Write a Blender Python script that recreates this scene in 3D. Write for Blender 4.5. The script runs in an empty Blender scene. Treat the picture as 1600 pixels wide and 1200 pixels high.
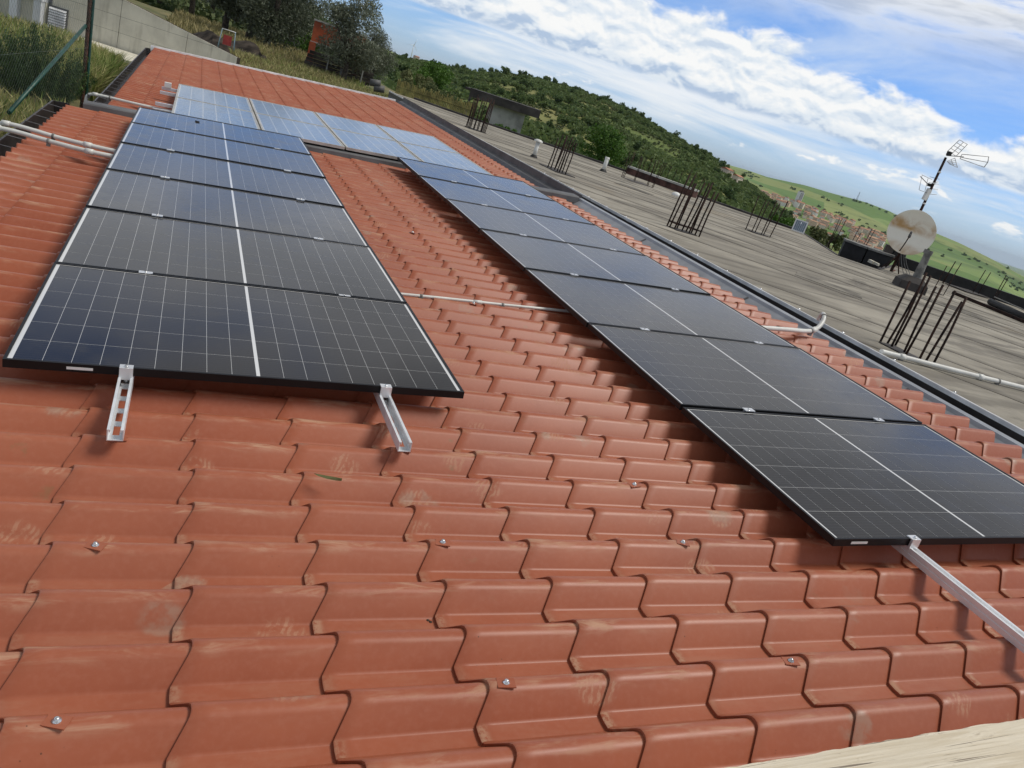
import bpy, bmesh, math, random
import numpy as np
from mathutils import Matrix, Vector
random.seed(7); rng = np.random.default_rng(11)
SC = bpy.context.scene
COL = SC.collection
PI = math.pi

# ------------------------------------------------------------------ camera
F = 1228.54
CW = np.array([0.4527849, -2.95281627, 1.35452407])
RW = np.array([[0.89633923, -0.33168261, 0.29421528],
               [0.13897791, -0.41995726, -0.89683947],
               [0.4210239, 0.84476183, -0.33032761]])
RA = np.array([[0.997341777, -0.000415854, -0.0728642984],
               [0.0, 0.999983714, -0.00570715095],
               [0.0728654851, 0.00569198, 0.997325535]])      # roof frame -> world (roof falls to the left)
cam = bpy.data.cameras.new('camera')
cam.sensor_width = 36.0
cam.lens = F / 1600 * 36
cam.clip_start = 0.05; cam.clip_end = 60000
camo = bpy.data.objects.new('camera', cam); COL.objects.link(camo)
m3 = np.stack([RW[0], -RW[1], -RW[2]], 1)
M = Matrix([list(m3[i]) + [CW[i]] for i in range(3)] + [[0, 0, 0, 1]])
camo.matrix_world = M
SC.camera = camo

# ------------------------------------------------------------------ light, sky, exposure
SUN_EL, SUN_AZ = math.radians(58), math.radians(106)      # azimuth clockwise from +Y
sd = Vector((math.sin(SUN_AZ) * math.cos(SUN_EL), math.cos(SUN_AZ) * math.cos(SUN_EL), math.sin(SUN_EL)))
sun = bpy.data.lights.new('sun', 'SUN'); sun.energy = 1.5; sun.angle = math.radians(20); sun.color = (1.0, .95, .87)
suno = bpy.data.objects.new('sun', sun); COL.objects.link(suno)
suno.rotation_euler = sd.to_track_quat('Z', 'Y').to_euler(); suno.location = (5, -5, 30)
SC.view_settings.view_transform = 'Standard'; SC.view_settings.look = 'None'
SC.view_settings.exposure = 0.78; SC.view_settings.gamma = 1.0; SC.view_settings.use_curve_mapping = False

W = bpy.data.worlds.new('World'); SC.world = W; W.use_nodes = True

class NT:
    """small helper for building node trees"""
    def __init__(s, tree): s.t = tree; s.n = tree.nodes; s.l = tree.links
    def add(s, typ, **kw):
        n = s.n.new(typ)
        for k, v in kw.items():
            if k == 'ins':
                for a, b in v.items(): s.set(n, a, b)
            else: setattr(n, k, v)
        return n
    def set(s, n, a, b):
        i = n.inputs[a]
        if isinstance(b, bpy.types.NodeSocket): s.l.new(b, i)
        elif isinstance(b, bpy.types.Node): s.l.new(b.outputs[0], i)
        else: i.default_value = b
    def math(s, op, a, b=None, c=None, clamp=False):
        n = s.n.new('ShaderNodeMath'); n.operation = op; n.use_clamp = clamp
        s.set(n, 0, a)
        if b is not None: s.set(n, 1, b)
        if c is not None: s.set(n, 2, c)
        return n.outputs[0]
    def ramp(s, fac, pts, interp='LINEAR'):
        n = s.n.new('ShaderNodeValToRGB'); n.color_ramp.interpolation = interp
        e = n.color_ramp.elements
        while len(e) < len(pts): e.new(.5)
        for i, (p, c) in enumerate(pts):
            e[i].position = p
            e[i].color = (c, c, c, 1) if not hasattr(c, '__len__') else tuple(c) + (1,) * (4 - len(c))
        s.set(n, 0, fac); return n.outputs[0]
    def mix(s, f, a, b, mode='MIX'):
        n = s.n.new('ShaderNodeMix'); n.data_type = 'RGBA'; n.blend_type = mode
        s.set(n, 0, f)
        for i, v in ((6, a), (7, b)):
            if isinstance(v, (tuple, list)): v = tuple(v) + (1,) * (4 - len(v))
            s.set(n, i, v)
        return n.outputs[2]
    def noise(s, vec, scale, detail=4, rough=.55, dist=0, out=0):
        n = s.n.new('ShaderNodeTexNoise'); s.set(n, 'Scale', scale); s.set(n, 'Detail', detail)
        s.set(n, 'Roughness', rough); s.set(n, 'Distortion', dist)
        if vec is not None: s.set(n, 'Vector', vec)
        return n.outputs[out]
    def map(s, vec, scale=(1, 1, 1), rot=(0, 0, 0), loc=(0, 0, 0)):
        n = s.n.new('ShaderNodeMapping'); s.set(n, 'Vector', vec)
        n.inputs['Scale'].default_value = scale; n.inputs['Rotation'].default_value = rot; n.inputs['Location'].default_value = loc
        return n.outputs[0]
    def smooth(s, x, a, b):
        n = s.n.new('ShaderNodeMapRange'); n.interpolation_type = 'SMOOTHSTEP'
        s.set(n, 0, x); n.inputs[1].default_value = a; n.inputs[2].default_value = b
        n.inputs[3].default_value = 0; n.inputs[4].default_value = 1
        return n.outputs[0]

def build_world():
    t = NT(W.node_tree); t.n.clear()
    out = t.add('ShaderNodeOutputWorld'); bg = t.add('ShaderNodeBackground')
    t.l.new(bg.outputs[0], out.inputs[0])
    bg.inputs[1].default_value = SKY_STRENGTH
    sky = t.add('ShaderNodeTexSky'); sky.sky_type = 'NISHITA'; sky.sun_disc = False
    sky.sun_elevation = SUN_EL; sky.sun_rotation = SUN_AZ; sky.altitude = 400; sky.air_density = 1.0
    sky.dust_density = .35; sky.ozone_density = 3.2
    tc = t.add('ShaderNodeTexCoord'); v = tc.outputs['Generated']
    sx = t.add('ShaderNodeSeparateXYZ'); t.set(sx, 0, v); x, y, z = sx.outputs
    el = t.math('MULTIPLY', t.math('ARCSINE', z), 180 / PI)
    # ring coordinates: the same picture of cloud goes all the way round
    rr = t.math('SQRT', t.math('ADD', t.math('MULTIPLY', x, x), t.math('MULTIPLY', y, y)))
    ux = t.math('MULTIPLY', t.math('DIVIDE', x, rr), 57.3); uy = t.math('MULTIPLY', t.math('DIVIDE', y, rr), 57.3)
    def ring(kh, kv, off=0.0):
        c = t.add('ShaderNodeCombineXYZ'); t.set(c, 0, t.math('MULTIPLY', ux, kh)); t.set(c, 1, t.math('MULTIPLY', uy, kh))
        t.set(c, 2, t.math('ADD', t.math('MULTIPLY', el, kv), off)); return c.outputs[0]
    base = t.mix(1.0, sky.outputs[0], SKY_TINT, 'MULTIPLY')
    blue = t.mix(t.smooth(el, 20, 0), base, t.mix(1.0, sky.outputs[0], SKY_TINT_LOW, 'MULTIPLY'))
    WHITE = (CL * 1.0, CL * 1.0, CL * .985); GREY = (CL * .46, CL * .58, CL * .76); MID = (CL * .78, CL * .85, CL * .92)
    col = blue
    # thin high veil
    veil = t.noise(ring(.035, .16, 3), 1.0, 7, .62, .8)
    vm = t.math('MULTIPLY', t.smooth(veil, .42, .74), t.math('ADD', .45, t.math('MULTIPLY', t.math('MULTIPLY', t.smooth(el, 3, 5.5), t.smooth(el, 10.5, 7)), .4)))
    col = t.mix(vm, col, MID)
    # overhead scattered cloud, laid out on a flat layer
    zz = t.math('MAXIMUM', z, .06)
    pl = t.add('ShaderNodeCombineXYZ'); t.set(pl, 0, t.math('DIVIDE', x, zz)); t.set(pl, 1, t.math('DIVIDE', y, zz))
    oh = t.noise(t.map(pl.outputs[0], loc=(OFFX, OFFY, 0)), .9, 8, .6, .3)
    oh = t.math('ADD', oh, t.math('MULTIPLY', t.smooth(el, 18, 34), .09))                  # the cover closes overhead
    om = t.math('MULTIPLY', t.smooth(oh, .33, .54), t.smooth(el, 8.2, 13.2))
    oc = t.mix(t.smooth(oh, .44, .64), WHITE, (CL * .58, CL * .61, CL * .65))
    ob_ = t.mix(t.smooth(oh, .36, .58), (CL * .62, CL * .63, CL * .64), (CL * .30, CL * .305, CL * .31))     # seen from below: shaded bases
    oc = t.mix(t.smooth(el, 15, 34), oc, ob_)
    col = t.mix(t.math('MULTIPLY', om, .95), col, oc)
    # streaky low layers
    lo = t.noise(ring(.05, .55, 1.3), 1.0, 6, .6, .5)
    lm = t.math('MULTIPLY', t.smooth(lo, .38, .60), t.math('MULTIPLY', t.smooth(el, .6, 2.0), t.smooth(el, 6.5, 3.2)))
    col = t.mix(t.math('MULTIPLY', lm, .8), col, t.mix(t.smooth(lo, .5, .7), MID, WHITE))
    # little cumulus puffs under the bank
    pf = t.noise(ring(.30, .85, 7.7), 1.0, 5, .55, .2)
    pm = t.math('MULTIPLY', t.smooth(pf, .58, .66), t.math('MULTIPLY', t.smooth(el, .9, 1.6), t.smooth(el, 3.6, 2.6)))
    col = t.mix(t.math('MULTIPLY', pm, .9), col, WHITE)
    # small puffs above the bank
    pf2 = t.noise(ring(.20, .5, 12.1), 1.0, 5, .6, .3)
    pm2 = t.math('MULTIPLY', t.smooth(pf2, .63, .74), t.math('MULTIPLY', t.smooth(el, 7.5, 9), t.smooth(el, 22, 16)))
    col = t.mix(t.math('MULTIPLY', pm2, .55), col, WHITE)
    # the long bank of cumulus with a flat blue-grey base
    big = t.noise(ring(.045, 0.0, 5.2), 1.0, 3, .5)
    bil = t.noise(ring(.36, .74, 2.9), 1.0, 8, .54, .3)
    swell = t.noise(ring(.019, 0.0, SWELL), 1.0, 2, .5)
    top = t.math('ADD', 5.0, t.math('ADD', t.math('MULTIPLY', t.math('SUBTRACT', big, .5), 5.0), t.math('MULTIPLY', t.math('SUBTRACT', swell, .5), 26.0)))
    top = t.math('ADD', top, t.math('MULTIPLY', t.math('SUBTRACT', bil, .5), 4.5))
    d = t.math('SUBTRACT', top, el)
    basev = t.math('ADD', 3.6, t.math('MULTIPLY', t.math('SUBTRACT', t.noise(ring(.12, .3, 9), 1.0, 4, .5), .5), 1.1))
    bm = t.math('MULTIPLY', t.smooth(d, -.35, .75), t.smooth(t.math('SUBTRACT', el, basev), -.15, .3))
    # light on the billows: compare the cloud noise with itself a bit higher up
    bil2 = t.noise(ring(.36, .74, 2.9 + .74 * .35), 1.0, 8, .54, .3)
    rel = t.math('ADD', .62, t.math('MULTIPLY', t.math('SUBTRACT', bil, bil2), 4.2), clamp=True)
    h = t.smooth(t.math('SUBTRACT', el, basev), 0.1, 1.7)
    lit = t.math('ADD', t.math('MULTIPLY', h, .40), t.math('MULTIPLY', rel, .58), clamp=True)
    cc = t.mix(t.smooth(lit, .22, .58), GREY, MID); cc = t.mix(t.smooth(lit, .55, .92), cc, WHITE)
    col = t.mix(t.math('MULTIPLY', bm, .97), col, cc)
    t.l.new(col, bg.inputs[0])
SKY_STRENGTH = .10
SKY_TINT = (.38, .57, .78); SKY_TINT_LOW = (.41, .53, .82)
HAZE = 1.8e-5
CL = 5.7; SWELL = 20.4; OFFX, OFFY = 3.3, 1.7
build_world()

# ------------------------------------------------------------------ helpers: geometry on points
def ray(px, py):
    d = RW.T @ np.array([px - 800, py - 600, F]); return d / np.linalg.norm(d)
def at(px, py, dist):                                   # the point seen at a pixel, `dist` metres off
    return CW + ray(px, py) * dist
def on_z(px, py, z):                                    # ... on a level plane
    d = ray(px, py); return CW + d * (z - CW[2]) / d[2]
def on_facing(px, py, P0):                              # ... on the upright plane through P0 that faces the camera
    n = np.array([P0[0] - CW[0], P0[1] - CW[1], 0]); d = ray(px, py)
    return CW + d * ((np.asarray(P0) - CW) @ n) / (d @ n)
def azel(az, el, dist):                                 # azimuth and elevation in degrees, horizontal distance
    a = math.radians(az)
    return np.array([CW[0] + math.sin(a) * dist, CW[1] + math.cos(a) * dist, CW[2] + math.tan(math.radians(el)) * dist])
def project(P):
    q = (np.asarray(P, float) - CW) @ RW.T
    return np.stack([800 + F * q[..., 0] / q[..., 2], 600 + F * q[..., 1] / q[..., 2], q[..., 2]], -1)

class MB:
    def __init__(s): s.v = []; s.f = []; s.m = []; s.s = []; s.uv = None
    def quad(s, pts, mi=0, sm=False):
        b = len(s.v); s.v += [tuple(map(float, p)) for p in pts]; s.f.append(tuple(range(b, b + len(pts)))); s.m.append(mi); s.s.append(sm)
    def box(s, c, d, mi=0, rot=None):
        hx, hy, hz = d[0] / 2, d[1] / 2, d[2] / 2; b = len(s.v)
        for x in (-hx, hx):
            for y in (-hy, hy):
                for z in (-hz, hz):
                    p = Vector((x, y, z))
                    if rot is not None: p = rot @ p
                    s.v.append((p.x + c[0], p.y + c[1], p.z + c[2]))
        for q in ((0, 1, 3, 2), (4, 6, 7, 5), (0, 4, 5, 1), (2, 3, 7, 6), (0, 2, 6, 4), (1, 5, 7, 3)):
            s.f.append(tuple(b + i for i in q)); s.m.append(mi); s.s.append(False)
        return s
    def span(s, a, b, mi=0):                             # box from corner to corner
        return s.box([(a[i] + b[i]) / 2 for i in range(3)], [abs(b[i] - a[i]) for i in range(3)], mi)
    def tube(s, path, r, n=8, mi=0, sm=True, caps=True):
        P = [Vector(p) for p in path]; rr = r if hasattr(r, '__len__') else [r] * len(P)
        T = [(P[min(i + 1, len(P) - 1)] - P[max(i - 1, 0)]).normalized() for i in range(len(P))]
        up = Vector((0, 0, 1)) if abs(T[0].z) < .9 else Vector((1, 0, 0))
        N = (up - T[0] * up.dot(T[0])).normalized(); b0 = len(s.v)
        for i, p in enumerate(P):
            N = (N - T[i] * N.dot(T[i])).normalized(); B = T[i].cross(N)
            for k in range(n):
                a = 2 * PI * k / n; q = p + (N * math.cos(a) + B * math.sin(a)) * rr[i]; s.v.append(tuple(q))
        for i in range(len(P) - 1):
            for k in range(n):
                a = b0 + i * n + k; c = b0 + i * n + (k + 1) % n
                s.f.append((a, c, c + n, a + n)); s.m.append(mi); s.s.append(sm)
        if caps:
            s.f.append(tuple(b0 + k for k in range(n))[::-1]); s.m.append(mi); s.s.append(False)
            e = b0 + (len(P) - 1) * n; s.f.append(tuple(e + k for k in range(n))); s.m.append(mi); s.s.append(False)
        return s
    def prism(s, poly, z0, z1, mi=0):                    # outline in x,y
        n = len(poly); b = len(s.v)
        s.v += [(p[0], p[1], z0) for p in poly] + [(p[0], p[1], z1) for p in poly]
        s.f.append(tuple(range(b, b + n))[::-1]); s.f.append(tuple(range(b + n, b + 2 * n))); s.m += [mi, mi]; s.s += [False, False]
        for i in range(n):
            j = (i + 1) % n; s.f.append((b + i, b + j, b + n + j, b + n + i)); s.m.append(mi); s.s.append(False)
        return s
    def extrude(s, prof, p0, ax_a, ax_b, ax_l, L, mi=0, closed=False):   # a profile (a,b) swept along ax_l
        p0, A, B, Lx = Vector(p0), Vector(ax_a), Vector(ax_b), Vector(ax_l); n = len(prof); b0 = len(s.v)
        for l in (0, L):
            for a, b in prof: s.v.append(tuple(p0 + A * a + B * b + Lx * l))
        for i in range(n if closed else n - 1):
            j = (i + 1) % n; s.f.append((b0 + i, b0 + j, b0 + n + j, b0 + n + i)); s.m.append(mi); s.s.append(False)
        if closed:
            s.f.append(tuple(b0 + i for i in range(n))[::-1]); s.f.append(tuple(b0 + n + i for i in range(n))); s.m += [mi, mi]; s.s += [False, False]
        return s
    def lathe(s, prof, n=24, mi=0, c=(0, 0, 0), sm=True):
        b0 = len(s.v)
        for r, z in prof:
            for k in range(n):
                a = 2 * PI * k / n; s.v.append((c[0] + r * math.cos(a), c[1] + r * math.sin(a), c[2] + z))
        for i in range(len(prof) - 1):
            for k in range(n):
                a = b0 + i * n + k; d = b0 + i * n + (k + 1) % n
                s.f.append((a, d, d + n, a + n)); s.m.append(mi); s.s.append(sm)
        return s
    def mesh(s, name, mats):
        me = bpy.data.meshes.new(name); me.from_pydata(s.v, [], s.f)
        for m in (mats if isinstance(mats, (list, tuple)) else [mats]): me.materials.append(m)
        me.polygons.foreach_set('material_index', s.m); me.polygons.foreach_set('use_smooth', s.s); me.update()
        return me
    def build(s, name, mats, parent=None, loc=None):
        return link(name, s.mesh(name, mats), parent, loc)

def link(name, me, parent=None, loc=None):
    o = bpy.data.objects.new(name, me); COL.objects.link(o)
    if parent is not None: o.parent = parent
    if loc is not None: o.location = loc
    return o
def tag(o, label=None, cat=None, group=None, kind=None):
    if label: o['label'] = label
    if cat: o['category'] = cat
    if group: o['group'] = group
    if kind: o['kind'] = kind
    return o
def thing(name, label, cat, loc=(0, 0, 0), group=None, rotz=0, roof=False):
    o = bpy.data.objects.new(name, None); COL.objects.link(o); o.empty_display_size = .1
    tag(o, label, cat, group)
    if roof:
        w = RA @ np.array(loc); o.matrix_world = Matrix([list(RA[i]) + [w[i]] for i in range(3)] + [[0, 0, 0, 1]])
    else:
        o.location = loc; o.rotation_euler = (0, 0, rotz)
    return o
def to_roof(P): return RA.T @ np.asarray(P)
def roofed(o, loc=(0, 0, 0)):
    w = RA @ np.array(loc); o.matrix_world = Matrix([list(RA[i]) + [w[i]] for i in range(3)] + [[0, 0, 0, 1]]); return o

def big_mesh(name, V, Fc, mats, mi=None, smooth=False, attr=None, uv=None):
    """many faces at once: V (n,3), Fc (m,k)"""
    me = bpy.data.meshes.new(name); k = Fc.shape[1]; m = len(Fc)
    me.vertices.add(len(V)); me.vertices.foreach_set('co', np.ascontiguousarray(V, dtype=np.float32).ravel())
    me.loops.add(m * k); me.loops.foreach_set('vertex_index', np.ascontiguousarray(Fc, dtype=np.int32).ravel())
    me.polygons.add(m); me.polygons.foreach_set('loop_start', np.arange(0, m * k, k, dtype=np.int32))
    for q in (mats if isinstance(mats, (list, tuple)) else [mats]): me.materials.append(q)
    if mi is not None: me.polygons.foreach_set('material_index', np.asarray(mi, dtype=np.int32))
    me.polygons.foreach_set('use_smooth', np.full(m, smooth) if np.isscalar(smooth) else smooth)
    if uv is not None:
        l = me.uv_layers.new(name='UVMap'); l.data.foreach_set('uv', np.ascontiguousarray(uv[Fc.ravel()], dtype=np.float32).ravel())
    me.update(calc_edges=True); me.validate(); return me

# ------------------------------------------------------------------ materials
def mat(name):
    m = bpy.data.materials.new(name); m.use_nodes = True; t = NT(m.node_tree)
    b = t.n['Principled BSDF']; return m, t, b
def simple(name, col, rough=.6, metal=0, spec=.5, var=.12, scale=6, bump=0, bscale=60, col2=None):
    m, t, b = mat(name); geo = t.add('ShaderNodeNewGeometry')
    n = t.noise(geo.outputs['Position'], scale, 6, .6)
    c2 = col2 if col2 else tuple(c * (1 - var * 2.2) for c in col); c1 = tuple(min(1, c * (1 + var)) for c in col)
    t.set(b, 'Base Color', t.mix(t.smooth(n, .3, .7), c2, c1)); b.inputs['Roughness'].default_value = rough
    b.inputs['Metallic'].default_value = metal; b.inputs['Specular IOR Level'].default_value = spec
    t.set(b, 'Roughness', t.math('ADD', rough - .06, t.math('MULTIPLY', t.noise(geo.outputs['Position'], scale * 3, 4, .6), .12), clamp=True))
    if bump:
        bp = t.add('ShaderNodeBump'); bp.inputs['Strength'].default_value = bump; bp.inputs['Distance'].default_value = .01
        t.set(bp, 'Height', t.noise(geo.outputs['Position'], bscale, 5, .6)); t.set(b, 'Normal', bp.outputs[0])
    return m

def tile_material(far=False):
    m, t, b = mat('painted_tile_sheet'); geo = t.add('ShaderNodeNewGeometry'); P = geo.outputs['Position']
    uvn = t.add('ShaderNodeUVMap'); uvn.uv_map = 'UVMap'; sep = t.add('ShaderNodeSeparateXYZ'); t.set(sep, 0, uvn.outputs[0])
    u, s = sep.outputs[0], sep.outputs[1]
    big = t.noise(P, 1.3, 5, .6); fine = t.noise(P, 55, 5, .6)
    c = t.mix(t.smooth(big, .3, .7), (.300, .081, .040), (.360, .105, .051))
    c = t.mix(t.math('MULTIPLY', t.smooth(fine, .4, .75), .18), c, (.43, .18, .12))
    # dusty scuffs brushed along the crests
    crest = t.math('MULTIPLY', t.smooth(s, .085, .112), t.smooth(s, .165, .14))
    stre = t.noise(t.map(P, (5, 26, 20)), 1.0, 7, .68, .6)
    patch = t.noise(P, 3.1, 4, .6)
    dust1 = t.math('MULTIPLY', t.math('MULTIPLY', crest, t.smooth(stre, .46, .68)), t.smooth(patch, .36, .58))
    # boot prints: patches of ribbed dust
    vor = t.add('ShaderNodeTexVoronoi'); vor.feature = 'F1'; t.set(vor, 'Vector', t.map(P, (4.2, 6.6, 4.5))); t.set(vor, 'Scale', 1.0)
    vor.inputs['Randomness'].default_value = 1.0
    spot = t.smooth(t.math('ADD', vor.outputs['Distance'], t.math('MULTIPLY', t.noise(P, 22, 4, .6), .22)), .42, .31)
    vc = t.add('ShaderNodeSeparateColor'); t.set(vc, 0, vor.outputs['Color'])
    pick = t.smooth(vc.outputs[0], .60, .66)
    wav = t.add('ShaderNodeTexWave'); t.set(wav, 'Vector', t.map(P, (1, 1, 1), (0, 0, .5))); wav.inputs['Scale'].default_value = 18
    wav.inputs['Distortion'].default_value = 9; wav.inputs['Detail'].default_value = 3
    tread = t.math('MULTIPLY', t.math('MULTIPLY', spot, pick), t.math('ADD', .25, t.math('MULTIPLY', t.smooth(wav.outputs[1], .35, .6), .75)))
    tread = t.math('MULTIPLY', tread, t.smooth(t.noise(P, 30, 4, .7), .36, .58))
    # worn pale corner where the valley meets the lip
    worn = t.math('MULTIPLY', t.math('MULTIPLY', t.smooth(u, .034, .012), t.smooth(s, .055, .047)), t.smooth(t.noise(P, 60, 4, .7), .34, .58))
    worn = t.math('MULTIPLY', worn, t.smooth(t.noise(P, 2.2, 2, .5), .35, .6))
    d = t.math('MAXIMUM', t.math('MULTIPLY', dust1, .75), t.math('MAXIMUM', t.math('MULTIPLY', tread, .46), t.math('MULTIPLY', worn, .72)))
    c = t.mix(d, c, (.50, .31, .20))
    vd = t.math('MULTIPLY', t.smooth(s, .052, .040), t.smooth(t.noise(t.map(P, (2.5, 9, 5)), 1.0, 5, .65), .42, .66))
    c = t.mix(t.math('MULTIPLY', vd, .30), c, (.40, .19, .12))
    hz = t.smooth(t.noise(P, .55, 3, .55), .40, .68); c = t.mix(t.math('MULTIPLY', hz, .16), c, (.42, .20, .13))
    grey = t.math('MULTIPLY', t.math('MULTIPLY', spot, t.smooth(vc.outputs[1], .80, .84)), t.smooth(t.noise(P, 12, 4, .6), .4, .6))
    c = t.mix(t.math('MULTIPLY', grey, .5), c, (.33, .24, .18))
    # specks of mud
    sp = t.add('ShaderNodeTexVoronoi'); t.set(sp, 'Vector', P); t.set(sp, 'Scale', 38.0)
    spk = t.math('MULTIPLY', t.smooth(sp.outputs['Distance'], .10, .06), t.smooth(t.noise(P, 2.7, 3, .6), .60, .70))
    c = t.mix(t.math('MULTIPLY', spk, .8), c, (.07, .04, .025))
    # greenish lichen stain here and there
    li = t.math('MULTIPLY', t.smooth(t.noise(P, 9, 6, .7), .60, .72), t.smooth(t.noise(P, .9, 2, .5), .55, .68))
    c = t.mix(t.math('MULTIPLY', li, .55), c, (.20, .15, .07))
    t.set(b, 'Base Color', c)
    t.set(b, 'Roughness', t.math('ADD', t.math('ADD', .36, t.math('MULTIPLY', d, .38)), t.math('MULTIPLY', fine, .08), clamp=True))
    b.inputs['Specular IOR Level'].default_value = .34
    bp = t.add('ShaderNodeBump'); bp.inputs['Strength'].default_value = .12; bp.inputs['Distance'].default_value = .003
    t.set(bp, 'Height', t.noise(P, 7, 3, .5)); t.set(b, 'Normal', bp.outputs[0])
    return m

def glassy(name, c1, c2, lines=False, rough=.13, old=False):
    m, t, b = mat(name); geo = t.add('ShaderNodeNewGeometry'); P = geo.outputs['Position']
    oi = t.add('ShaderNodeObjectInfo')
    f = t.math('ADD', t.math('MULTIPLY', oi.outputs['Random'], .8), t.math('MULTIPLY', t.noise(P, .8, 3, .5), .4), clamp=True)
    c = t.mix(f, c1, c2)
    if lines:
        tc = t.add('ShaderNodeTexCoord'); w = t.add('ShaderNodeTexWave'); w.bands_direction = 'Y'; w.inputs['Scale'].default_value = 16
        t.set(w, 'Vector', tc.outputs['Object']); c = t.mix(t.math('MULTIPLY', t.smooth(w.outputs[1], .86, .98), .22), c, (.10, .10, .11))
    if old:
        fl = t.noise(P, 40, 3, .5); c = t.mix(t.smooth(fl, .35, .65), c, tuple(x * 1.5 for x in c2))
    dustn = t.noise(P, 5, 6, .65)
    c = t.mix(t.math('MULTIPLY', t.smooth(dustn, .45, .8), .022 if not old else .16), c, (.35, .32, .28))
    t.set(b, 'Base Color', c)
    b.inputs['Specular IOR Level'].default_value = .5; b.inputs['IOR'].default_value = 1.42 if not old else 1.5
    b.inputs['Sheen Weight'].default_value = .38 if not old else .5; b.inputs['Sheen Roughness'].default_value = .16; b.inputs['Sheen Tint'].default_value = (1, .97, .93, 1)
    t.set(b, 'Roughness', t.math('ADD', rough, t.math('MULTIPLY', t.smooth(dustn, .4, .8), .10)))
    return m

MT = {}
MT['tile'] = tile_material()
MT['under'] = simple('roof_deck_metal', (.06, .03, .022), .6)
MT['cell'] = glassy('black_cell', (.0075, .0052, .0044), (.0090, .0066, .0060), True, .10)
MT['backsheet'] = glassy('white_backsheet', (.62, .63, .64), (.68, .69, .70), False, .10)
MT['oldcell'] = glassy('blue_poly_cell', (.11, .15, .195), (.14, .18, .225), False, .12, True)
MT['oldback'] = glassy('old_backsheet', (.50, .53, .55), (.55, .58, .60), False, .20)
MT['blackframe'] = simple('black_anodised_frame', (.006, .006, .0065), .45, 0, .3)
MT['oldframe'] = simple('dull_alu_frame', (.55, .53, .48), .45, .5)
MT['alu'] = simple('mill_aluminium', (.84, .85, .86), .32, .45, var=.05)
MT['galv'] = simple('galvanised_strut', (.80, .82, .84), .38, .35, var=.06, scale=18)
MT['clampmat'] = simple('clamp_alu', (.80, .81, .82), .35, .6, var=.05)
MT['steel'] = simple('screw_steel', (.75, .75, .74), .25, .9)
MT['flash'] = simple('grey_flashing', (.125, .125, .128), .55, 0, .35, var=.15, scale=3)
MT['zinc'] = simple('zinc_cap', (.80, .80, .80), .45, 0, var=.12, scale=4)
MT['bluezinc'] = simple('bright_flashing', (.32, .335, .36), .42, .2, var=.10, scale=3)
MT['brown'] = simple('dark_brown_sheet', (.040, .032, .028), .42, .1, var=.2, scale=3)
MT['bracket'] = simple('gutter_bracket', (.20, .19, .185), .45, .3)
MT['pvc'] = simple('white_conduit', (.66, .66, .62), .38, 0, .5, var=.07, scale=5)
MT['pvcgrey'] = simple('grey_pipe', (.22, .215, .20), .8, var=.25, scale=7)
MT['white'] = simple('white_paint', (.72, .72, .70), .5, var=.06)
MT['black'] = simple('black_bitumen', (.013, .013, .013), .7, var=.3)
MT['rust'] = simple('rusty_iron', (.085, .036, .024), .85, 0, .3, var=.35, scale=16, bump=.3, bscale=120)
MT['darkrust'] = simple('dark_rebar', (.036, .017, .012), .85, 0, .3, var=.35, scale=14, bump=.4, bscale=160)
MT['greenpaint'] = simple('green_post_paint', (.012, .075, .055), .45, var=.2, scale=9)
MT['wire'] = simple('fence_wire', (.16, .20, .17), .6, .1)
MT['antenna'] = simple('antenna_alu', (.42, .42, .42), .45, .4)
MT['darkwood'] = simple('old_timber', (.075, .062, .052), .85, var=.3, scale=3)
MT['orange'] = simple('orange_paint', (.42, .085, .025), .6, var=.15, scale=2)
MT['plaster'] = simple('pale_plaster', (.42, .42, .39), .9, var=.22, scale=1.1)
MT['whitewall'] = simple('white_wall', (.66, .68, .70), .85, var=.08, scale=.7)
MT['darkslab'] = simple('dark_roof_slab', (.055, .048, .044), .8, var=.3, scale=1.5)
MT['brickred'] = simple('old_brick', (.095, .045, .035), .9, var=.35, scale=3)
MT['soil'] = simple('dark_soil', (.055, .045, .036), .95, 0, .1, var=.35, scale=2)
MT['cable'] = simple('grey_cable', (.10, .10, .10), .6)
MT['fencewood'] = simple('yellowed_slat', (.30, .26, .085), .8, var=.25, scale=4)
MT['bark'] = simple('bark', (.085, .068, .052), .95, var=.35, scale=9, bump=.6, bscale=30)

def concrete():
    m, t, b = mat('board_marked_concrete'); geo = t.add('ShaderNodeNewGeometry'); P = geo.outputs['Position']
    n = t.noise(P, 1.2, 7, .65); n2 = t.noise(t.map(P, (6, 6, .8)), 1.0, 5, .6)
    c = t.mix(t.smooth(n, .3, .7), (.52, .495, .41), (.68, .65, .54)); c = t.mix(t.math('MULTIPLY', t.smooth(n2, .50, .78), .50), c, (.23, .21, .16))
    t.set(b, 'Base Color', c); b.inputs['Roughness'].default_value = .9
    bp = t.add('ShaderNodeBump'); bp.inputs['Strength'].default_value = .3; bp.inputs['Distance'].default_value = .01
    t.set(bp, 'Height', t.noise(P, 25, 6, .6)); t.set(b, 'Normal', bp.outputs[0]); return m
MT['concrete'] = concrete()

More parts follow.
